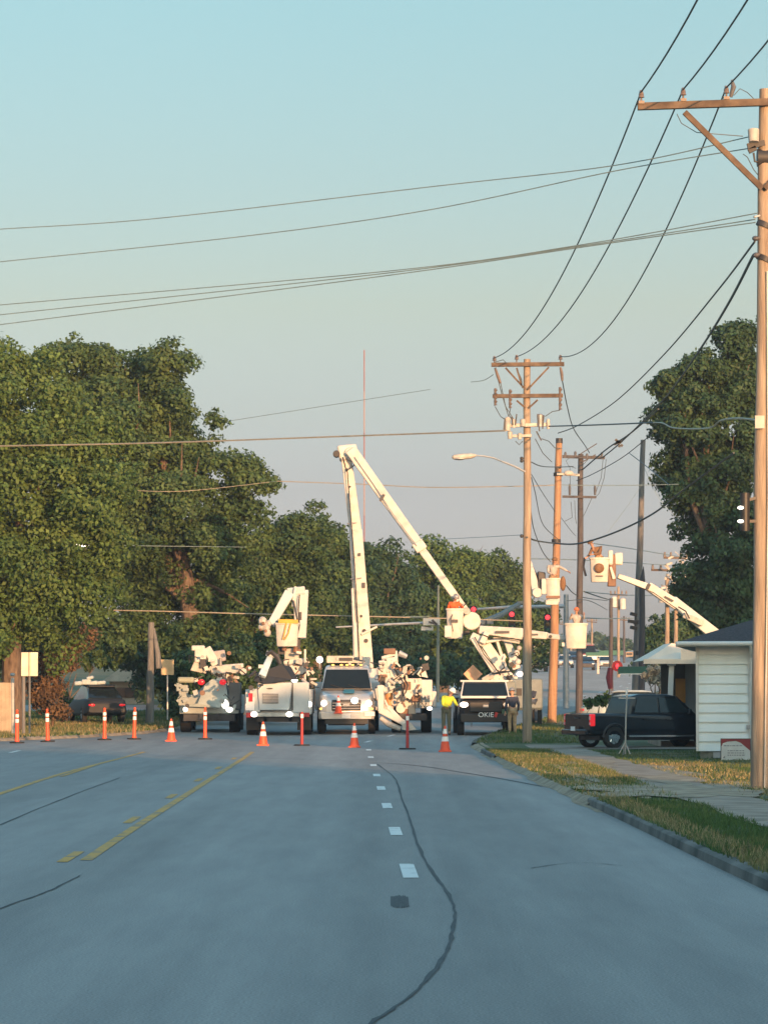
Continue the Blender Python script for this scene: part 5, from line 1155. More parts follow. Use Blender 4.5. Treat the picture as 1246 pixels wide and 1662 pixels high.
# --- truck hidden behind the lamp pole whose bucket is beside the orange pole
Y6 = 133; a = at(851,1170,Y6)
T6 = thing('bucket_truck', 'mostly hidden bucket truck behind the lamp pole, its bucket lifted against the orange pole', 'bucket truck', (a.x,Y6+1.5,VZ(Y6)))
b = MB(); b.box((0,2.0,1.1), (1.5,5,.8)); b.box((0,.2,1.35), (1.5,1.6,1.2)); b.build('service_body', mat('grey_blue_cabinet', (.16,.2,.21), .5), T6, bevel=.06)
for s in (-1, 1): wheel(T6, s*.62, .3, .42, .25); wheel(T6, s*.62, 3.4, .42, .25)
boom(T6, 'lower_boom', at(853,1120,Y6+2), at(856,915,Y6+2), .30, .24, fiber)
boom(T6, 'upper_boom', at(857,912,Y6+1.5), at(872,966,Y6+1.2), .24, .36, fiber)
knuckle(T6, at(871,962,Y6+1.1), .20, .4, fiber)
boom(T6, 'boom_link', at(862,918,Y6+1.8), at(874,944,Y6+1.6), .10, .10, dark)
boom(T6, 'bucket_mount', at(872,946,Y6+1.5), at(884,946,Y6+1.5), .9, .8, dark)
bucket(T6, at(897,958,Y6+1), .58, .55, .95)
b = MB(); b.box(at(882,952,Y6+1), (.20,.3,.62)); b.box(at(895,978,Y6+.9), (.5,.4,.2)); b.build('liner_box', fiber, T6, bevel=.03, world=True)
b = MB(); b.box(at(897,969,Y6+.6), (.56,.04,.10)); b.build('bucket_strap', mat('brown_metal', (.2,.11,.07)), T6, world=True)
b = MB(); b.ball(at(913,947,Y6+1), (.12,.12,.3), 8, 6); b.build('tool_bag', brown, T6, world=True)

# --- truck behind the house with long boom
Y7 = 138; a = at(1172,1150,Y7)
T7 = thing('bucket_truck', 'bucket truck hidden behind the house roof, its long white boom slanting up left', 'bucket truck', (13.6,Y7,gz(a.x,Y7)+.01), R(-82))
truck_front(T7, white, 1.04); utility_body(T7, white, 3.7, 7.6)
tb = Vector(T7.location); tur = at(1172,1040,Y7); 
rod(T7, 'turret', [Vector((tur.x+0, Y7, 1.6)), tur], [.35,.25], fiber)
boom(T7, 'lower_boom', tur, at(1090,974,Y7-.3), .50, .40, palegrey, .4, .36)
boom(T7, 'middle_boom', at(1098,982,Y7-.3), at(1050,951,Y7-.5), .42, .36, fiber, .34, .32)
boom(T7, 'upper_boom', at(1052,953,Y7-.5), at(1002,935,Y7-.7), .28, .20, fiber, .24, .18)
b = MB(); b.bar(at(1049,956,Y7-.5), at(1053,948,Y7-.5), .12,.46); b.build('boom_collar', dark, T7, world=True)
boom(T7, 'boom_underside', at(1108,998,Y7-.5), at(1140,1012,Y7-.5), .22, .26, dirtyw)
hoses(T7, [at(1100,985,Y7-.7), at(1112,992,Y7-.8), at(1118,1004,Y7-.8)], .03)
bucket(T7, at(972,925,Y7-1.4), .78, .66, .98)
boom(T7, 'bucket_mount', at(992,952,Y7-1), at(993,900,Y7-1), .34, .28, mat('brown_metal', (.2,.11,.07)))
b = MB(); b.box(at(1003,907,Y7-1), (.34,.3,.5)); b.box(at(990,905,Y7-1.2), (.2,.2,.6)); b.build('jib_cover', fiber, T7, bevel=.06, world=True)
boom(T7, 'jib_link', at(996,940,Y7-1.2), at(990,920,Y7-1.2), .14, .1, fiber)
b = MB(); b.ball(at(972,922,Y7-1.8), (.2,.06,.2), 10, 6); b.build('bucket_pouch', brown, T7, world=True)
hoses(T7, [at(948,905,Y7-1), at(946,920,Y7-1), at(950,935,Y7-1)], .05, dark)

# --- black pickup in the driveway
YK = 98.2; tail = at(935,1210,YK-1.0)
K = thing('pickup_truck', 'black crew cab pickup parked in the driveway, its nose behind the white house', 'pickup truck', (0,0,0))
bpy.data.objects.remove(K)
SC = .83; th = R(115)
nose = Vector((math.cos(R(25)), math.sin(R(25)), 0)); L_ = 5.6*SC
rear = at(936,1200,YK); rear.z = zr(YK)+.12; kl = rear+nose*L_; kl.z = zr(YK)+.10
K = thing('pickup_truck', 'black crew cab pickup parked in the driveway, its nose behind the white house', 'pickup truck', tuple(kl), th, sc=SC)
b = MB(); hw = .98
b.loft([(0,hw*.8,hw*.75,.55,1.0,.08),(.15,hw*.95,hw*.9,.45,1.1,.1),(1.5,hw,hw*.93,.42,1.18,.1),(5.45,hw,hw*.95,.45,1.20,.08),(5.6,hw*.97,hw*.93,.55,1.18,.06)]); b.build('body', blackp, K)
b = MB(); b.loft([(1.35,hw*.9,hw*.86,1.12,1.2,.03),(2.0,hw*.9,hw*.74,1.12,1.80,.06),(2.4,hw*.9,hw*.72,1.12,1.88,.08),(3.5,hw*.9,hw*.72,1.12,1.88,.08),(3.85,hw*.9,hw*.74,1.12,1.80,.06),(4.05,hw*.9,hw*.84,1.12,1.22,.03)]); b.build('cab', blackp, K)
for s in (-1, 1):
    for (ya, yb2, yc, yd) in ((1.62,2.05,2.78,2.78),(2.86,2.86,3.62,3.82)):
        b = MB(); b.add([(s*hw*.905,ya,1.24),(s*hw*.765,yb2,1.74),(s*hw*.765,yc,1.76),(s*hw*.905,yd if ya > 2.5 else 2.78,1.24)], [(0,1,2,3) if s < 0 else (3,2,1,0)]); b.build('side_window', mat('blue_glass', (.012,.02,.024), .1, spec=.45), K)
    b = MB(); b.box((s*hw*.93,5.50,.98), (.12,.20,.42)); b.build('tail_light', redlens, K, bevel=.03)
    b = MB(); b.box((s*hw*.94,5.60,1.05), (.09,.02,.12)); b.box((s*hw*.94,5.60,.86), (.09,.02,.08)); b.build('tail_lens', mat('pink_lens', (.8,.35,.35), .2), K)
    wheel(K, s*(hw-.12), 1.0, .38, .25, chrome); wheel(K, s*(hw-.12), 4.65, .38, .25, chrome)
    b = MB(); b.tube([(s*(hw+.01),4.65+.45*math.cos(a_),.40+.45*math.sin(a_)) for a_ in [math.pi*k/8 for k in range(9)]], .04, 6); b.build('wheel_arch', black, K)
    b = MB(); b.box((s*(hw+.02),2.8,.42), (.06,2.6,.05)); b.build('side_step', chrome, K)
    b = MB(); b.box((s*(hw+.01),2.5,1.0), (.03,.16,.03)); b.box((s*(hw+.01),3.4,1.0), (.03,.16,.03)); b.build('door_handle', black, K)
    b = MB(); b.box((s*(hw+.14),1.75,1.27), (.2,.12,.18)); b.build('mirror', blackp, K, bevel=.03)
b = MB(); b.add([(-hw*.62,4.02,1.26),(hw*.62,4.02,1.26),(hw*.58,3.88,1.72),(-hw*.58,3.88,1.72)], [(1,0,3,2)]); b.build('rear_window', glass, K)
b = MB(); b.box((0,5.68,.56), (1.8,.16,.2)); b.build('rear_bumper', blackp, K, bevel=.04)
b = MB(); b.box((0,5.77,.68), (.30,.02,.15)); b.build('license_plate', reflw, K)
b = MB(); b.box((0,5.62,1.05), (.3,.03,.06)); b.build('tailgate_handle', black, K)
b = MB(); b.box((0,4.8,1.19), (1.55,1.3,.04)); b.build('tonneau_cover', black, K)
b = MB(); b.box((.0,2.8,.35), (1.4,4.6,.15)); b.build('underbody', dark, K)

# --- tripod marker beside the pickup wheel
a = at(1014,1226,88); a.z = .12
S = thing('survey_stand', 'thin white cross-topped rod standing in front of the black pickup rear wheel', 'stand', tuple(a))
b = MB(); b.tube([at(1014,1224,88), at(1015,1170,88), at(1017,1122,88)], [.022,.02,.02], 6); b.build('rod', dirtyw, S, world=True)
b = MB(); b.bar(at(1003,1133,88), at(1030,1133,88), .03,.03); b.build('cross_bar', galv, S, world=True)
b = MB(); b.bar(at(1016,1128,88), at(1017,1116,88), .05,.05); b.build('white_tip', reflw, S, world=True)  # tip in a brighter white than the rod
b = MB()
for (x,y) in ((1004,1223),(1022,1224),(1010,1228)): b.tube([at(1014,1205,88), at(x,y,88+(.3 if x == 1010 else -.1))], [.02,.015], 6)
b.build('tripod_foot', dirtyw, S, world=True)

# smaller gear, hoses and labels on the trucks
bm2 = mat('brown_metal', (.2,.11,.07)); lbl = mat('decal_dark', (.05,.05,.06), .5)
def clutter(T, x0, x1, y0, y1, Y, n_, sd, mats, smin=.05, smax=.16, ln=.3):
    r_ = random.Random(sd)
    for k in range(n_):
        q = at(r_.uniform(x0,x1), r_.uniform(y0,y1), Y-r_.uniform(0,.7)); m__ = mats[k%len(mats)]; b = MB(); kind = k%4
        if kind == 0: b.box(q, (r_.uniform(smin,smax)*1.6, .15, r_.uniform(smin,smax)*1.6), rot=Matrix.Rotation(r_.uniform(-.6,.6),3,'Y')); nm = 'fitting_box'
        elif kind == 1: e = q+Vector((r_.uniform(-ln,ln),0,r_.uniform(-ln,ln))); b.tube([q,e], r_.uniform(smin,smax)*.45, 8); nm = 'hydraulic_rod'
        elif kind == 2: b.tube([q+Vector((0,-.06,0)), q+Vector((0,.06,0))], r_.uniform(smin,smax)*.62, 12); nm = 'pulley'; m__ = (dark, grey, bm2)[k%3]
        else: b.tube([q, q+Vector((r_.uniform(-.2,.2),-.1,-.15)), q+Vector((r_.uniform(-.35,.35),-.1,.1)), q+Vector((r_.uniform(-.4,.4),0,r_.uniform(-.2,.3)))], .022, 5); nm = 'hose'; m__ = black
        b.build(nm, m__, T, world=True)
clutter(T1, 308, 392, 1060, 1112, YD-.3, 26, 1, [fiber, bm2, dirtyw, grey, fiber])
clutter(T1, 286, 385, 1108, 1150, YL-.1, 9, 2, [drab, bm2, dark, dirtyw, grey])
clutter(T2, 455, 507, 1058, 1112, YE-.6, 22, 3, [fiber, bm2, dark, dirtyw, grey])
clutter(T2, 398, 430, 1080, 1120, YR, 10, 4, [palegrey, dark, bm2, galv])
clutter(T4, 612, 694, 1066, 1150, YF-.4, 30, 5, [fiber, bm2, dark, dirtyw, fiber])
clutter(T5, 800, 846, 1062, 1108, YG-.4, 14, 6, [fiber, dark, grey, dirtyw])
clutter(T3, 515, 615, 1068, 1078, YT+2.6, 10, 7, [dirtyw, dark, fiber, grey], .04, .09, .15)
hoses(T3, [at(575,742,YB-.7), at(605,785,YB-.75), at(640,838,YB-.95), at(676,886,YB-1.0)], .018, grey)
hoses(T3, [at(583,1070,YB-.5), at(580,1000,YB-.5), at(574,900,YB-.45), at(563,760,YB-.4)], .022, black)
hoses(T3, [at(556,742,YB-.5), at(562,765,YB-.55), at(575,755,YB-.6), at(573,740,YB-.6)], .03, black)
hoses(T5, [at(782,1030,YG-.4), at(800,1037,YG-.5), at(830,1036,YG-.5), at(846,1040,YG-.5)], .02, black)
hoses(T5, [at(770,1034,YG-.4), at(785,1062,YG-.45), at(800,1080,YG-.45), at(812,1096,YG-.45)], .022, black)
hoses(T7, [at(1000,938,Y7-1.0), at(1030,950,Y7-.8), at(1060,962,Y7-.8), at(1100,990,Y7-.7)], .02, black)
hoses(T2, [at(486,965,YE-.4), at(484,990,YE-.45), at(486,1015,YE-.45), at(482,1034,YE-.4)], .025, black)
for (T, x, y, Y, w_, h_) in ((T3,620,808,YB-.90,.10,.30),(T3,738,968,YB-1.16,.08,.22),(T3,590,950,YB-.30,.12,.20),(T3,583,900,YB-.30,.10,.12),(T5,815,1026,YG-.40,.5,.09),(T5,866,1030,YG-.62,.3,.07),(T7,1085,972,Y7-.62,.4,.08),(T2,487,1000,YE-.26,.12,.30),(T3,738,1008,YB-1.735,.22,.12),(T7,972,935,Y7-1.75,.3,.05)):
    b = MB(); q = at(x,y,Y); b.box(q, (w_,.012,h_), rot=Matrix.Rotation(R(30 if T in (T3,) and x > 600 and x < 740 and y < 1000 else (28 if T is T7 and x > 1000 else 0)),3,'Y')); b.build('warning_label', lbl, T, world=True)
for (x0,y0,x1,y1) in ((571,1068,589,1066),(568,940,587,938),(563,850,579,848)):
    boom(T3, 'boom_band', at(x0,y0,YB-.29), at(x1,y1,YB-.29), .05, .05, grey)
# ------------------------------------------------------------------ cars
def car(name, label, loc, rz, paint, lightsf=False, lightsr=False, group=None, tall=0, sc=1):
    t = thing(name, label, 'car', loc, rz, group, sc); hw = .88; T_ = tall
    b = MB(); b.loft([(0,hw*.75,hw*.7,.4,.68,.08),(.12,hw*.93,hw*.86,.32,.76,.1),(1.2,hw,hw*.92,.28,.92+T_*.3,.1),(3.6,hw,hw*.93,.28,.96+T_*.3,.1),(4.3,hw*.95,hw*.88,.32,.92+T_*.3,.1),(4.42,hw*.85,hw*.8,.42,.8,.08)]); b.build('body', paint, t)
    b = MB(); b.loft([(1.1,hw*.88,hw*.84,.85,.93+T_*.3,.02),(1.75,hw*.9,hw*.68,.85,1.36+T_,.06),(2.2,hw*.9,hw*.66,.85,1.43+T_,.08),(3.1,hw*.9,hw*.66,.85,1.42+T_,.08),(3.7+T_,hw*.88,hw*.76,.85,1.1+T_*.8,.05),(4.0+T_*.6,hw*.88,hw*.8,.85,.97+T_*.3,.02)]); b.build('greenhouse', glass, t)
    b = MB(); b.loft([(1.85,hw*.60,hw*.58,1.37+T_,1.42+T_,.01),(2.2,hw*.67,hw*.65,1.38+T_,1.46+T_,.02),(3.1,hw*.67,hw*.65,1.38+T_,1.45+T_,.02),(3.3,hw*.6,hw*.58,1.36+T_,1.40+T_,.01)]); b.build('roof', paint, t)
    for s in (-1, 1):
        b = MB(); b.ball((s*hw*.66,.06,.64), (.17,.08,.08), 10, 5); b.build('headlight', lamp if lightsf else reflw, t)
        b = MB(); b.ball((s*hw*.68,4.38,.72), (.16,.06,.08), 10, 5); b.build('tail_light', redlens, t)
        for y in (.85,3.45): wheel(t, s*(hw-.1), y, .32, .2)
    b = MB(); b.box((0,-.0,.5), (.9,.06,.18)); b.box((0,.0,.36), (1.4,.1,.1)); b.build('grille', black, t)
    return t
def fary(Y): return zr(Y)+.006
def carat(x, Y): p = at(x, 1100, Y); return (p.x, Y, fary(Y))
navyp = mat('navy_paint', (.02,.03,.06), .25, coat=.6); redp = mat('car_red', (.42,.05,.05), .3, coat=.5); 
car('parked_car', 'dark oncoming car with both headlights shining, left of the orange pole', carat(871,325), 0, mat('charcoal_paint', (.05,.05,.055), .3, coat=.5), True, sc=1.25)
car('oncoming_car', 'small dark blue oncoming car far up the road between the orange and dark poles', carat(930,430), 0, navyp)
car('oncoming_car', 'distant car behind the orange pole with one headlight flaring', carat(903,400), R(4), mat('charcoal_paint', (.05,.05,.055)), True)
car('van', 'distant red and white van on the far road right of the dark pole', carat(957,420), 0, redp, False, tall=.55, sc=1.15)
VN = [o for o in C.objects if o.name.startswith('van')][0]; b = MB(); b.box((0,-.10,.62), (1.5,.1,.5)); b.build('front_panel', reflw, VN)
a = at(1082,1140,126); a.z = gz(a.x,126)
car('parked_car', 'pale silver sedan parked side-on behind the black pickup', (a.x+1.3,127,a.z), R(90), mat('blue_silver_paint', (.36,.42,.43), .3, metal=.3, coat=.4))
a = at(100,1160,150); 
PC = car('parked_car', 'dark blue car parked under the left trees with pale bundles on its roof', (at(150,1140,136).x-.5,139,gz(0,139)), R(196), mat('dull_dark_paint', (.012,.016,.024), .55, spec=.3), tall=.1, sc=.98)
for (x, y, w_, h_) in ((128,1109,.30,.16),(141,1107,.36,.22),(153,1109,.30,.18),(165,1108,.34,.14),(147,1100,.28,.12)):
    b = MB(); b.box(at(x,y,136.4), (w_,.5,h_), rot=Matrix.Rotation(R(random.uniform(-14,14)),3,'Y')); b.build('roof_bundle', mat('pale_blue_bundle', (.42,.50,.52), .8), PC, bevel=.04, world=True)
# ------------------------------------------------------------------ signals, signs
def signal(label, x, y, Y):
    p = at(x, y, Y); t = thing('traffic_signal', label, 'traffic light', tuple(p), 0, 'traffic signals at the junction')
    b = MB(); b.box((0,0,-.30), (.34,.22,1.0)); b.build('housing', black, t, bevel=.03)
    for k, (m__, z) in enumerate(((redlamp,.03),(mat('unlit_amber', (.12,.07,.01), .3),-.30),(mat('unlit_green', (.01,.07,.04), .3),-.63))):
        b = MB(); b.ball((0,-.12,z), (.125,.04,.125), 12, 6); b.build('red_lens' if k == 0 else 'lens', m__, t)
        b = MB(); b.tube([(.15*math.cos(a_), -.22, z+.15*math.sin(a_)) for a_ in [math.pi*k2/8-.1 for k2 in range(9)]], .02, 5); b.build('visor', black, t)
    return t
YS = 168
signal('red traffic signal beside the tip of the tall upper boom', 768, 990, YS); signal('red traffic signal left of the lamp pole above the level boom', 830, 998, YS); signal('red traffic signal against the orange pole', 888, 1003, YS)
a = at(1000,1120,YS)
t = thing('signal_mast', 'grey mast arm that carries the red signals above the junction', 'signal mast', (at(918,1120,YS).x,YS+.3,gz(0,YS)))
b = MB(); b.tube([at(918,1150,YS+.3), at(918,965,YS+.3)], [.16,.12], 10); b.build('mast', galv, t, world=True)
b = MB(); b.tube([at(918,984,YS+.3), at(830,985,YS+.3), at(755,990,YS+.3)], [.10,.08,.05], 8); b.build('arm', galv, t, world=True)
b = MB(); b.tube([at(778,1013,YS-6), at(812,998,YS-5), at(842,980,YS-4)], [.16,.15,.13], 8); b.box(at(843,978,YS-4), (.3,.2,.14)); b.box(at(795,1008,YS-6), (.3,.2,.3))
tag(b.build('boom_section', mat('grey_blue_cabinet', (.16,.2,.21), .5)), 'short grey-blue folded boom slanting up behind the level white boom', 'boom')
a = at(710,1140,172)
t = thing('signal_mast', 'thin green-grey mast with a long arm reaching left behind the tall boom', 'signal mast', (a.x,172,gz(0,172)))
b = MB(); b.tube([at(710,1140,172), at(711,950,172)], [.10,.055], 8); b.build('mast', mat('green_grey_paint', (.18,.22,.19), .5), t, world=True)
b = MB(); b.tube([at(710,1010,172), at(640,1013,172), at(545,1018,172)], [.075,.06,.04], 8); b.build('arm', galv, t, world=True)
a = at(698,1013,171)
t = thing('overhead_sign', 'white and black overhead sign hanging on the mast arm left of the raised worker', 'sign', tuple(a))
b = MB(); b.box(at(700,1009,171.6), (.85,.06,.36)); b.box(at(693,1020,171.6), (.6,.06,.2)); b.build('sign_face', mat('sign_pale', (.45,.5,.5), .5), t, world=True)
b = MB(); b.bar(at(701,1006,171.5), at(709,1014,171.5), .10,.03); b.bar(at(696,1009,171.5), at(704,1012,171.5), .07,.03); b.bar(at(688,1016,171.5), at(700,1018,171.5), .05,.03); b.build('sign_symbol', dark, t, world=True)
a = at(48,1185,112.5)
S = thing('street_sign', 'blank cream rectangular sign back on two thin posts at the far left verge', 'sign', (a.x,114,gz(0,114)))
b = MB(); b.box(at(48.5,1078,114), (.56,.03,.80)); b.build('sign_panel', mat('sign_back', (.72,.66,.50), .45), S, bevel=.01, world=True)
b = MB(); b.box(at(48.5,1078,113.93), (.05,.04,.80)); b.build('centre_rail', mat('sign_rail', (.5,.42,.28), .5), S, world=True)
for (x, r_) in ((39,.055),(48.5,.035)): b = MB(); b.tube([at(x,1190,114.06), at(x,1062,114.06)], r_, 8); b.build('post', woodgrey, S, world=True)
a = at(22,1185,116)
t = thing('marker_post', 'pale sunlit marker post beside the beige fence at the left edge', 'post', (a.x,116,gz(0,116)))
b = MB(); b.tube([at(22,1190,116), at(21,1100,116)], [.06,.055], 8); b.build('post', dirtyw, t, world=True)
b = MB(); b.ball(at(21,1095,116), (.09,.07,.06), 8, 5); b.build('cap', galv, t, world=True)
a = at(272,1150,137)
t = thing('street_sign', 'small square tan sign beside the weathered grey pole', 'sign', (a.x,137,gz(0,137)))
b = MB(); b.box(at(272,1083,137), (.52,.03,.62)); b.build('sign_panel', mat('tan_sign', (.60,.44,.25), .5), t, bevel=.01, world=True)
b = MB(); b.tube([at(272,1168,137.05), at(272,1070,137.05)], .035, 7); b.build('post', galv, t, world=True)
a = at(770,1150,127)
t = thing('warning_sign', 'orange-tan diamond sign standing behind the black and white bucket truck', 'sign', (a.x,129,VZ(129)))
c_ = at(767,1094,129); s_ = .36
b = MB(); b.prism([(c_.x,c_.z-s_),(c_.x+s_,c_.z),(c_.x,c_.z+s_),(c_.x-s_,c_.z)], 128.98, 129.0, 'y'); b.build('sign_panel', mat('faded_orange_sign', (.75,.42,.25), .5), t, world=True, smooth=False)
b = MB(); b.bar(at(765,1180,129.06), at(765,1085,129.06), .05,.04); b.build('post', galv, t, world=True)
t = thing('do_not_enter_sign', 'red round sign back with a red post banner between the dark and the bare pole', 'sign', (at(996,1140,176).x,176,gz(0,176)))
c_ = at(1001,1081,176); b = MB(); b.tube([c_+Vector((0,-.02,0)), c_+Vector((0,.02,0))], .28, 18); b.build('disc', red, t, world=True)
b = MB(); b.tube([at(990,1084,176), at(988,1100,176), at(990,1118,176)], [.14,.18,.12], 8); b.build('banner', mat('maroon', (.22,.02,.03), .5), t, world=True)
b = MB(); b.tube([at(990,1140,176), at(990,1082,176)], .04, 6); b.build('post', galv, t, world=True)
b = MB(); b.ball(at(1001,1081,175.8), (.09,.03,.14), 8, 5); b.build('glowing_reflector', redlamp, t, world=True)  # emission puts the glow into this part itself
sg = mat('sign_green', (.02,.13,.10), .6)
for (x, y, w_, Y, lb) in ((1028,1088,1.5,160,'green street name sign fixed low on the bare leaning pole'),(972,1062,2.4,300,'long green overhead street sign above the distant road'),):
    p = at(x, y, Y); t = thing('street_name_sign', lb, 'sign', tuple(p))
    b = MB(); b.box((0,0,0), (w_,.04,.36)); b.build('sign_panel', sg, t, bevel=.01)
    b = MB(); b.box((0,-.03,-.17), (w_*.9,.02,.05)); b.build('white_edge', reflw, t)
    b = MB(); b.bar((-.2,.1,.2), (-.2,.1,-.3), .05,.05); b.build('bracket', galv, t)
p = at(985,1070,310); t = thing('canopy', 'green filling station canopy far down the road', 'canopy', (p.x,310,gz(0,310)))
b = MB(); b.box(at(988,1060,310), (2.2,5,.42)); b.build('canopy_roof', sg, t, world=True)
b = MB()
b.bar(at(970,1110,310), at(970,1062,310), .2,.2); b.build('column', grey, t, world=True); b = MB(); b.bar(at(1003,1110,310), at(1003,1062,310), .2,.2); b.build('column', grey, t, world=True)

# ------------------------------------------------------------------ distant buildings
def building(label, x0, x1, y0, y1, Y, wallm, roofm, depth=8, doors=2, rise=.9):
    p = at((x0+x1)/2, y0, Y); t = thing('building', label, 'building', (p.x,Y,gz(p.x,Y)))
    a_ = at(x0, y0, Y); c = at(x1, y1, Y); 
    b = MB(); b.box(((a_.x+c.x)/2, Y+depth/2, (gz(0,Y)-.3+c.z)/2), (c.x-a_.x, depth, c.z-gz(0,Y)+.3)); b.build('wall', wallm, t, world=True)
    b = MB(); hip(b, a_.x-.4, c.x+.4, Y-.4, Y+depth+.4, c.z, c.z+rise, min(c.x-a_.x,depth)*.45); b.build('roof', roofm, t, world=True, smooth=False)
    for k in range(doors):
        f_ = (k+.5)/doors; xx = a_.x+(c.x-a_.x)*f_; b = MB(); b.box((xx, Y-.02, gz(0,Y)+(c.z-gz(0,Y))*.5), (.9,.06,(c.z-gz(0,Y))*.45)); b.build('window', glass, t, world=True)
    return t
tanw = mat('tan_wall', (.42,.33,.24), .8); 
building('low tan house behind the left trees', 178, 232, 1140, 1106, 175, tanw, mat('tan_roof', (.40,.30,.20), .8), 7)
building('far tan commercial building at the end of the road', 925, 985, 1068, 1050, 640, tanw, mat('tan_roof', (.40,.30,.20), .8), 14, 4)
building('far white flat building left of the orange pole', 866, 884, 1078, 1045, 360, dirtyw, dirtyw, 8, 1, .3)
a = at(8,1150,121)
t = thing('fence', 'beige board fence at the far left edge', 'fence', (a.x,121,gz(0,121)))
b = MB(); x_ = at(-120,1100,121).x; xe = at(20,1100,121).x; zt = at(0,1108,121).z; x0_ = x_
while x_ < xe: b.box((x_+.07,121,(zt+gz(0,121))/2), (.135,.03,zt-gz(0,121)+random.uniform(-.02,.02))); x_ += .142
b.build('boards', mat('beige_board', (.42,.33,.23), .8, var=.15), t, world=True)
b = MB(); b.bar((x0_,121.05,zt-.3), (xe,121.05,zt-.3), .08,.05); b.bar((x0_,121.05,.6), (xe,121.05,.6), .08,.05); b.build('rail', woodgrey, t, world=True)

building('far low brick shop right of the dark pole', 945, 972, 1070, 1056, 560, mat('brick_wall', (.25,.12,.08), .85), grey, 12, 3, .4)
building('far pale shop behind the bare leaning pole', 1015, 1060, 1075, 1058, 520, tanw, dirtyw, 12, 4, .4)
building('far grey warehouse between the lamp pole and the orange pole', 862, 890, 1068, 1054, 600, galv, grey, 14, 3, .8)
farpole(1012,1085,1000,420,.16,polesteel,'very distant pole left of the bare leaning pole',((1006,9),))
farpole(960,1085,1004,430,.16,wood,'very distant pole between the dark pole and the short dark pole',((1009,8),))
farpole(915,1085,1008,450,.16,polesteel,'very distant pole between the orange pole and the dark pole',((1013,8),))
farpole(878,1085,1002,400,.16,wood,'very distant pole between the lamp pole and the orange pole',((1007,9),))
car('oncoming_car', 'distant silver car on the rising road just left of the dark pole', carat(918,360), 0, silver)
car('distant_car', 'distant pale car on the rising road below the red round sign', carat(985,350), 0, white)
car('distant_car', 'distant dark car on the rising road right of the dark pole', carat(952,340), 0, navyp)
# far tree line, each tree its own
FT = 'far trees along the horizon'
proto = None; rr = random.Random(31)
def fartree(label, x, Y, wpx, ytop, m__=leafC, seed=0, n=2600):
    pm = F/Y; yb = 1120-(gz(0,Y)-EYE)*pm; h = yb-ytop
    return tree('far_tree', label, 'tree', Y, x, yb, [(x,ytop+h*.42,wpx*.5,h*.36),(x-wpx*.32,ytop+h*.5,wpx*.36,h*.3),(x+wpx*.32,ytop+h*.52,wpx*.36,h*.3),(x+wpx*.1,ytop+h*.22,wpx*.3,h*.22),(x,ytop+h*.75,wpx*.45,h*.25)], m__, n*2, .00055*Y, seed, tr=.25, clump=.0022*Y, fill=.4, group=FT, branches=2)
fts = []
for k, (x, Y, wp, yt) in enumerate([(840,560,60,1030),(885,700,50,1036),(925,720,44,1040),(962,700,40,1036),(1000,620,44,1040),(1040,560,46,1046),(1090,520,60,1050),(1150,480,80,1050),(780,420,80,1036),(640,420,90,1040),(560,400,90,1030),(470,380,100,1030),(380,360,110,1040)]):
    fartree('distant dark green tree on the horizon '+['left of the orange pole','behind the orange pole','right of the orange pole','below the raised bucket','below the short dark pole','behind the bare leaning pole','behind the porch roof','behind the house roof','left of the lamp pole','behind the cluttered cream truck','behind the silver truck','behind the grey cabinet truck','behind the tarp covered truck'][k], x, Y, wp, yt, seed=40+k, m__=[leafC,leafB][k%2])
for k in range(16):
    x = -1500+k*110 if k < 10 else 1300+(k-10)*160
    fartree('distant tree outside the edge of the picture', x, 420+40*math.sin(k*2.1), 130, 1030, seed=70+k, m__=leafB, n=1200)

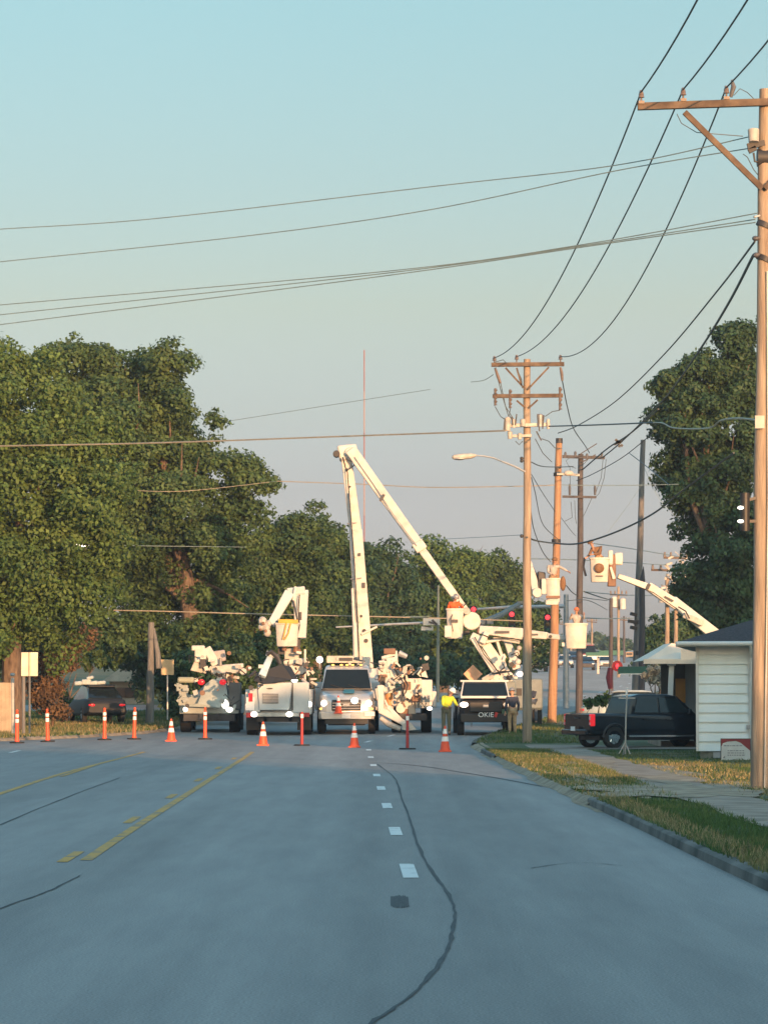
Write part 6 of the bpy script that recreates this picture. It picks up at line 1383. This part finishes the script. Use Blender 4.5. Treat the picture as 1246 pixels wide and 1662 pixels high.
# ------------------------------------------------------------------ people
def person(label, loc, rz, J, cl, hat='white', sc=1.0, group=None):
    """J: joints dict in local metres (x right, y away from the viewer, z up)"""
    t = thing('person', label, 'person', loc, rz, group, sc)
    def skinmesh(name, chains, m__, lv=1):
        vs_, es, rs, idx = [], [], [], {}
        for ch in chains:
            prev = None
            for (key, p, r_) in ch:
                if key not in idx: idx[key] = len(vs_); vs_.append(p); rs.append(r_)
                if prev is not None: es.append((idx[prev], idx[key]))
                prev = key
        me = bpy.data.meshes.new(name); me.from_pydata([tuple(v) for v in vs_], es, []); me.update()
        o = bpy.data.objects.new('tmp', me); C.objects.link(o)
        o.modifiers.new('skin', 'SKIN')
        if not me.skin_vertices: 
            bmx = __import__('bmesh').new(); bmx.from_mesh(me); bmx.verts.layers.skin.verify(); bmx.to_mesh(me); bmx.free()
        for i, sv in enumerate(me.skin_vertices[0].data): sv.radius = (rs[i], rs[i]); sv.use_root = (i == 0)
        sb = o.modifiers.new('sub', 'SUBSURF'); sb.levels = lv; sb.render_levels = lv
        bpy.context.view_layer.update()
        m2 = bpy.data.meshes.new_from_object(o.evaluated_get(bpy.context.evaluated_depsgraph_get()))
        bpy.data.objects.remove(o); m2.name = name; m2.materials.clear(); m2.materials.append(m__)
        m2.polygons.foreach_set('use_smooth', [True]*len(m2.polygons))
        q = bpy.data.objects.new(name, m2); C.objects.link(q); q.parent = t; return q
    V_ = Vector; g = {k: V_(v) for k, v in J.items()}
    pel, chest, neck, head = g['pelvis'], g['chest'], g['neck'], g['head']
    ch = [[('pelvis',pel,.115),('waist',pel.lerp(chest,.5),.115),('chest',chest,.135),('neck0',chest.lerp(neck,.75),.07),('neck',neck,.052),('jaw',neck.lerp(head,.45),.062),('head',head,.092),('crown',head+(head-neck).normalized()*.07,.075)]]
    f_ = V_((0,-1,0)) if 'face' not in g else g['face'].normalized()
    ch.append([('head',head,.092),('nose',head+f_*.105+V_((0,0,-.01)),.014)])
    for s in ('l','r'):
        sh, el, wr = g['sh_'+s], g['el_'+s], g['wr_'+s]
        ch.append([('chest',chest,.135),('sh'+s,sh,.062),('ua'+s,sh.lerp(el,.5),.05),('el'+s,el,.042),('fa'+s,el.lerp(wr,.4),.038),('wr'+s,wr,.026)])
        d = (wr-el).normalized(); up = d.orthogonal().normalized(); sd = d.cross(up)
        palm = wr+d*.06; ch.append([('wr'+s,wr,.026),('palm'+s,palm,.032)])
        for k in range(4):
            o_ = sd*(.026-.0175*k); l = (.062,.072,.068,.052)[k]
            ch.append([('palm'+s,palm,.032),(f'k{k}{s}',palm+d*.035+o_,.0095),(f'm{k}{s}',palm+d*(.035+l*.5)+o_-up*.012,.0088),(f't{k}{s}',palm+d*(.035+l*.8)+o_-up*.034,.0075)])
        ch.append([('palm'+s,palm,.032),('th'+s,palm+sd*.045-d*.01-up*.01,.011),('tt'+s,palm+sd*.055+d*.03-up*.03,.009)])
        if 'kn_'+s in g:
            kn, an = g['kn_'+s], g['an_'+s]; hip_ = pel+V_((0,0,-.02))+V_(((-.09 if s == 'l' else .09),0,0))
            ch.append([('pelvis',pel,.115),('hip'+s,hip_,.092),('kn'+s,kn,.06),('cf'+s,kn.lerp(an,.35),.057),('an'+s,an,.04),('ft'+s,an+f_*.12+V_((0,0,-.05)),.038)])
    skinmesh('body', ch, skin)
    sleeve = cl.get('sleeve', 1.0)
    sc_ = [[('pelvis',pel+V_((0,0,.03)),.135),('waist',pel.lerp(chest,.5),.14),('chest',chest,.16),('nk',chest.lerp(neck,.6),.085)]]
    for s in ('l','r'):
        sh, el, wr = g['sh_'+s], g['el_'+s], g['wr_'+s]
        sc_.append([('chest',chest,.16),('sh'+s,sh,.082),('ua'+s,sh.lerp(el,.5),.068),('el'+s,el,.058)]+([('fa'+s,el.lerp(wr,.5),.05),('wr'+s,el.lerp(wr,.9),.042)] if sleeve else []))
    skinmesh('shirt', sc_, cl['shirt'])
    if 'kn_l' in g:
        tr_ = []
        for s in ('l','r'):
            kn, an = g['kn_'+s], g['an_'+s]; hip_ = pel+V_(((-.09 if s == 'l' else .09),0,-.03))
            tr_.append([('pelvis',pel,.132),('hip'+s,hip_,.108),('kn'+s,kn,.078),('an'+s,kn.lerp(an,.92),.062)])
        skinmesh('trousers', tr_, cl['trousers'])
        for s in ('l','r'):
            an = g['an_'+s]; skinmesh('boot', [[('a',an+V_((0,0,.03)),.055),('b',an+V_((0,0,-.05)),.05),('c',an+f_*.14+V_((0,0,-.055)),.042)]], leather)
    if 'vest' in cl:
        skinmesh('safety_vest', [[('p',pel+V_((0,0,.06)),.150),('w',pel.lerp(chest,.5),.155),('c',chest,.178)]], cl['vest'])
    hd = (head-neck).normalized()
    b = MB(); hc = head+hd*.045
    b.tube([hc, hc+hd*.01, hc+hd*.07, hc+hd*.115, hc+hd*.13], [.135,.118,.108,.06,.01], 14); b.ball(hc+f_*.1, (.07,.06,.012), 8, 4); b.build('hard_hat', {'white':reflw,'brown':brown,'orange':mat('orange_hat', (.6,.16,.06), .4),'grey':grey}[hat], t)
    for s in (-1, 1):
        sdv = f_.cross(V_((0,0,1))).normalized()*s; b = MB(); b.ball(head+f_*.088+sdv*.032+V_((0,0,.015)), .012, 6, 4); b.build('eye', dark, t)
        b = MB(); b.ball(head+sdv*.088, (.018,.018,.03), 6, 4); b.build('ear', skin, t)
    b = MB(); b.ball(head+f_*.085+V_((0,0,-.045)), (.024,.012,.007), 6, 4); b.build('mouth', mat('lips', (.35,.12,.10)), t)
    b = MB(); b.ball(head-f_*.02+hd*.0, (.096,.096,.085), 10, 6); b.build('hair', hairm, t) if False else None
    return t
std = dict(pelvis=(0,0,.95), chest=(0,0,1.30), neck=(0,0,1.48), head=(0,-.02,1.62), sh_l=(-.19,0,1.40), sh_r=(.19,0,1.40), el_l=(-.25,.03,1.12), el_r=(.25,.03,1.12), wr_l=(-.24,-.08,.88), wr_r=(.24,-.08,.88), kn_l=(-.10,-.02,.50), kn_r=(.10,-.02,.50), an_l=(-.11,.03,.09), an_r=(.11,.03,.09))
p = at(724,1190,122); 
bend = dict(std); bend.update(pelvis=(0,.05,.93), chest=(.06,-.08,1.25), neck=(.14,-.14,1.42), head=(.20,-.18,1.54), sh_l=(-.12,-.06,1.36), sh_r=(.23,-.10,1.34), el_l=(-.12,-.2,1.08), el_r=(.36,-.2,1.1), wr_l=(.1,-.34,1.02), wr_r=(.40,-.36,1.05))
person('worker in a yellow high visibility shirt and white hard hat by the orange cone', (p.x,122,VZ(122)), 0, bend, dict(shirt=hivis, trousers=mat('olive_cloth', (.13,.13,.09), .85)))
p = at(836,1190,120.2)
person('worker in dark shirt and tan trousers just left of the lamp pole foot', (p.x-.12,120.0,VZ(120)+.03), R(200), std, dict(shirt=navy, trousers=tan), hat='grey', sc=.95)
p = at(865,1180,134)
person('person in all dark clothes half hidden behind the lamp pole', (p.x,134,gz(0,134)), R(180), std, dict(shirt=navy, trousers=jean), hat='grey')
def bucket_pose(arm): 
    d = dict(std)
    for k in list(d):
        d[k] = (d[k][0], d[k][1], d[k][2])
    d.update(arm); return d
def inbucket(label, x, yb, Y, J, cl, hat, rz=0, sc=1.0):   # yb: pixel row of the bucket floor
    p = at(x, yb, Y); person(label, tuple(p), rz, J, cl, hat, sc)
reach = bucket_pose(dict(el_l=(-.30,-.15,1.25), wr_l=(-.25,-.38,1.40), el_r=(.32,-.12,1.28), wr_r=(.30,-.36,1.45)))
inbucket('worker in an orange shirt in the bucket at the end of the tall boom', 737, 1035, YB-1.40, bucket_pose(dict(head=(.06,-.08,1.60), wr_r=(.3,-.3,1.3), el_r=(.34,-.05,1.2))), dict(shirt=orcloth, trousers=jean), 'grey', sc=.92)
inbucket('worker with arms raised in the bucket beside the dark pole', 935, 1052, YG-1.15, reach, dict(shirt=palecloth, trousers=jean), 'orange', sc=.84)
inbucket('worker leaning out of the bucket beside the orange pole', 897, 976, Y6+1.0, bucket_pose(dict(chest=(.04,-.02,1.28), neck=(.05,-.04,1.45), head=(.06,-.06,1.58), el_r=(.38,-.1,1.30), wr_r=(.58,-.2,1.18), el_l=(-.2,-.2,1.15), wr_l=(-.05,-.35,1.05))), dict(shirt=palecloth, trousers=tan), 'brown')
inbucket('worker in a tan jacket leaning left out of the highest white bucket', 972, 944, Y7-1.4, bucket_pose(dict(chest=(-.12,-.05,1.24), neck=(-.27,-.08,1.40), head=(-.33,-.1,1.52), sh_l=(-.30,-.05,1.30), sh_r=(.06,-.05,1.36), el_l=(-.42,-.1,1.05), wr_l=(-.52,-.2,.98), el_r=(-.05,-.3,1.12), wr_r=(-.28,-.42,1.08))), dict(shirt=brown, trousers=tan), 'brown')

# ------------------------------------------------------------------ unseen trees and houses added and sized to cast shade into view
def shade_tree(x, y, h, r_, seed, label):
    t = thing('shade_caster_tree', label, 'tree', (x,y,.12), 0, 'unseen trees added to cast shade')
    bl = [(x,y,h*.62,r_,r_,h*.36),(x-r_*.5,y+r_*.3,h*.5,r_*.7,r_*.7,h*.28),(x+r_*.5,y-r_*.4,h*.55,r_*.7,r_*.7,h*.3),(x,y,h*.3,r_*.9,r_*.9,h*.22)]
    leafmesh('crown', leafB, bl, 6500, .30, t, seed, .4, .8)
    b = MB(); b.tube([(x,y,-.1),(x,y,h*.35),(x,y,h*.7)], [.35,.28,.1], 8); b.build('trunk', bark, t, world=True)
rr = random.Random(77)
#SHADE
for k, (x, y, h, r_) in enumerate([(16,21.5,8.5,3.2),(17,15,9,3.6),(20,9,10,3.8),(17,3,9.5,3.6),(20,-2,10,3.8),(16,-8,9,3.6),(19,-15,10,3.8),(15,-22,9.5,3.6),(18,-30,10,4),(12,-36,10,4),(5,-41,11,4.5),(-3,-46,11,4.5),(26,-22,11,4.5),(22,1,10,4.0),(27,-10,11,4.2),(34,98,19,5),(41,95,19,6),(9,-24,11,4.5),(-8,-50,12,5),(-15,-55,12,5)]):
    shade_tree(x, y, h, r_, 100+k, 'unseen leafy tree added to cast shade from outside the view')
def shade_house(x0, x1, y0, y1, ze, zr_, label):
    t = thing('shade_caster_house', label, 'house', ((x0+x1)/2,(y0+y1)/2,.12))
    b = MB(); b.box(((x0+x1)/2,(y0+y1)/2,(ze+.1)/2), (x1-x0,y1-y0,ze-.1)); b.build('wall', siding, t, world=True)
    b = MB(); hip(b, x0-.5, x1+.5, y0-.5, y1+.5, ze, zr_, min(x1-x0,y1-y0)*.4); b.build('roof', shingle, t, world=True, smooth=False)
    for k in range(3):
        b = MB(); b.box((x0-.02, y0+(y1-y0)*(k+.5)/3, 1.7), (.06,1.0,1.2)); b.build('window', glass, t, world=True)
shade_house(13.5, 19, 68, 78, 4.5, 4.8, 'low unseen house added at the right to shade the siding wall')
shade_house(17, 21.5, 54, 61, 7.8, 8.8, 'tall unseen house added at the right to shade the trucks')


# ------------------------------------------------------------------ evening haze
hz = MB(); hz.box((0,730,24), (1500,1800,64)); hz = hz.build('haze', None, smooth=False); hz['kind'] = 'stuff'; hz['label'] = 'thin evening haze over the whole street'
hm = bpy.data.materials.new('haze'); hm.use_nodes = True; hn = hm.node_tree.nodes; hn.clear()
ho = hn.new('ShaderNodeOutputMaterial'); hv_ = hn.new('ShaderNodeVolumePrincipled'); hv_.inputs['Color'].default_value = (.82,.90,1,1); hv_.inputs['Density'].default_value = 0.00032; hv_.inputs['Anisotropy'].default_value = .2
hm.node_tree.links.new(hv_.outputs[0], ho.inputs['Volume']); hz.data.materials.clear(); hz.data.materials.append(hm)
